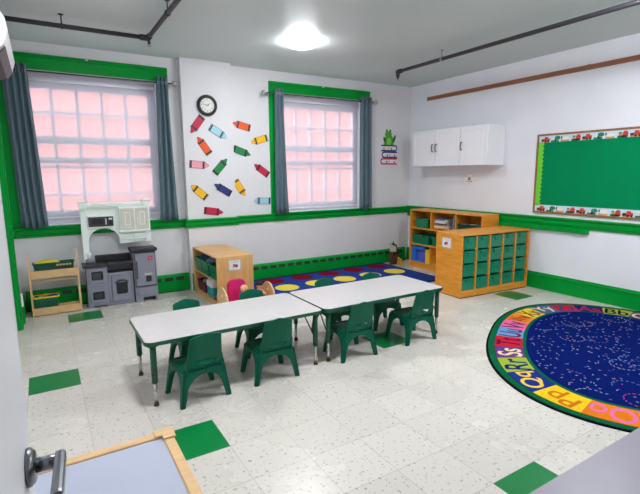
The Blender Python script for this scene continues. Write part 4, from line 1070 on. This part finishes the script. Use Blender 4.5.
# hutch
H0, H1 = .03, .088
op = arc(-.135, .70, .155, .14, 0, PI, 12)
hz = 1.115
kb('hutch_back', ('p', [(-.345, .475), (-.345, hz-.03), (.34, hz-.03), (.34, .66), (.02, .66)]+[(x, z) for x, z in arc(-.135, .70, .155, .135, 0, PI, 14)]+[(-.29, .475)], H1-H0-.005, KMINT, H0+.005), bevel=.004)
kb('cornice', ('b', -.35, H0-.03, hz-.045, .345, H1, hz-.005, KMINT), ('b', -.345, H0-.02, hz-.06, .34, H1, hz-.045, KMINT))
for x in (-.32, .315):
    kb('corner_post', ('b', x-.045, H0-.045, hz+.005, x+.045, H1, hz+.025, KMINT, .006), ('p', [(x-.03, hz-.07), (x+.03, hz-.07), (x+.038, hz+.008), (x-.038, hz+.008)], H1-H0+.039, KMINT, H0-.039), ('b', x-.03, H0-.018, .66 if x > 0 else .48, x+.03, H0+.006, hz-.06, KMINT))
d = kb('microwave', ('b', -.285, H0-.022, .845, -.035, H0+.008, .985, KMINT), ('b', -.278, H0-.028, .86, -.035, H0-.018, .965, KBLACK))
kb('microwave_door', ('p', [rrect(-.272, .866, -.10, .960, .008), rrect(-.25, .885, -.135, .942, .006)], .004, KDARK, H0-.032), ('b', -.115, H0-.04, .88, -.103, H0-.03, .947, KBEIGE, .003), parent=d)
kb('control_panel', ('b', -.085, H0-.032, .868, -.042, H0-.026, .958, KDARK, .002), ('b', -.08, H0-.0335, .93, -.047, H0-.031, .95, KBEIGE, .0), ('b', -.078, H0-.0335, .878, -.05, H0-.031, .92, KBLACK, .0), parent=d)
kb('cabinet_box', ('b', .025, H0-.04, .80, .335, H0+.01, 1.06, KMINT), ('b', .02, H0-.046, .785, .34, H0+.01, .803, KMINT))
for a, b, hx_ in ((.04, .175, .163), (.192, .325, .204)):
    d = kb('hutch_door', ('p', [rect(a, .815, b, 1.045), rect(a+.022, .84, b-.022, 1.02)], .008, KBEIGE, H0-.05), ('b', a+.02, H0-.046, .838, b-.02, H0-.04, 1.022, KBEIGE, .0), ('p', [rect(a+.038, .856, b-.038, 1.004), rect(a+.046, .866, b-.046, .994)], .003, KMINT, H0-.049), bevel=.002)
    m = MB(); m.sph((hx_, H0-.056, .93), .009, KMINT, n=10); m.build('knob', d)
kb('towel_rail', ('b', .05, H0-.03, .70, .30, H0-.022, .715, KMINT), ('b', .05, H0-.03, .70, .06, H0+.006, .715, KMINT), ('b', .29, H0-.03, .70, .30, H0+.006, .715, KMINT), ('b', .17, H0-.004, .665, .32, H0+.006, .76, KMINT))

# ------------------------------------------------------------------ near furniture at the bottom of the view
tx1, ty1, tz = .318, 1.568, .50; ty0, tx0 = .98, -.27
root = thing('white_topped_table', 'low white topped table with a wooden frame by the door', 'table', ((tx0+tx1)/2, (ty0+ty1)/2, 0))
hx, hy = (tx1-tx0)/2, (ty1-ty0)/2
m = MB(); m.box(-hx+.03, -hy+.03, tz-.018, hx-.03, hy-.03, tz-.006, mat('dry_erase_white', (188, 194, 212), .22)); m.build('panel', root)
for s in (-1, 1):
    m = MB(); a, b = sorted((s*hy, s*(hy-.034))); m.box(-hx, a, tz-.05, hx-.04, b, tz, PINE, .003); m.build('frame_rail', root)
    m = MB(); a, b = sorted((s*hx, s*(hx-.034))); m.box(a, -hy+.034, tz-.05, b, hy-.002, tz, PINE, .003); m.build('frame_stile', root)
m = MB(); m.box(hx-.06, hy-.036, tz+.0003, hx+.008, hy+.006, tz+.006, PINE, .002); m.box(hx-.036, hy-.06, tz+.0003, hx+.006, hy-.034, tz+.006, PINE, .002); m.build('corner_cap', root)
for sx in (-1, 1):
    for sy in (-1, 1):
        m = MB(); x, y = sx*(hx-.05), sy*(hy-.05); m.box(x-.02, y-.02, 0, x+.02, y+.02, tz-.05, PINE, .003); m.build('leg', root)
gx0, gx1, gy0, gy1, gz = .82, 2.2, .02, .607, .60
root = thing('grey_topped_table', 'grey topped table at the near right, only its far edge in view', 'table', ((gx0+gx1)/2, (gy0+gy1)/2, 0))
hx, hy = (gx1-gx0)/2, (gy1-gy0)/2
LAV = mat('grey_laminate', (134, 126, 142), .4, noise=.04, nscale=20)
m = MB(); m.prism(rrect(-hx, -hy, hx, hy, .03), .028, LAV, 'XY', off=gz-.028); m.build('tabletop', root)
m = MB(); m.prism([rrect(-hx-.002, -hy-.002, hx+.002, hy+.002, .031), rrect(-hx+.0005, -hy+.0005, hx-.0005, hy-.0005, .03)], .024, KGREY, 'XY', off=gz-.0265); m.build('edge_band', root)
for sx in (-1, 1):
    for sy in (-1, 1):
        m = MB(); x, y = sx*(hx-.06), sy*(hy-.06); m.cyl((x, y, 0), (x, y, gz-.028), .02, CHROME); m.build('leg', root)

# ------------------------------------------------------------------ sky, sun, exposure
w = bpy.data.worlds.new('sky'); SC.world = w; w.use_nodes = True
bg = w.node_tree.nodes['Background']; bg.inputs['Color'].default_value = (.72, .93, 1, 1); bg.inputs['Strength'].default_value = 4.3
sun = bpy.data.lights.new('sun', 'SUN'); sun.energy = 1.7; sun.angle = .02; sun.color = (1, .95, .9)
so = bpy.data.objects.new('sun', sun); COL.objects.link(so)
so.rotation_euler = Vector((.25, .75, -.62)).to_track_quat('-Z', 'Y').to_euler()
vs_ = SC.view_settings; vs_.view_transform = 'Standard'; vs_.look = 'None'; vs_.gamma = 1; vs_.use_curve_mapping = False; vs_.exposure = 0.36
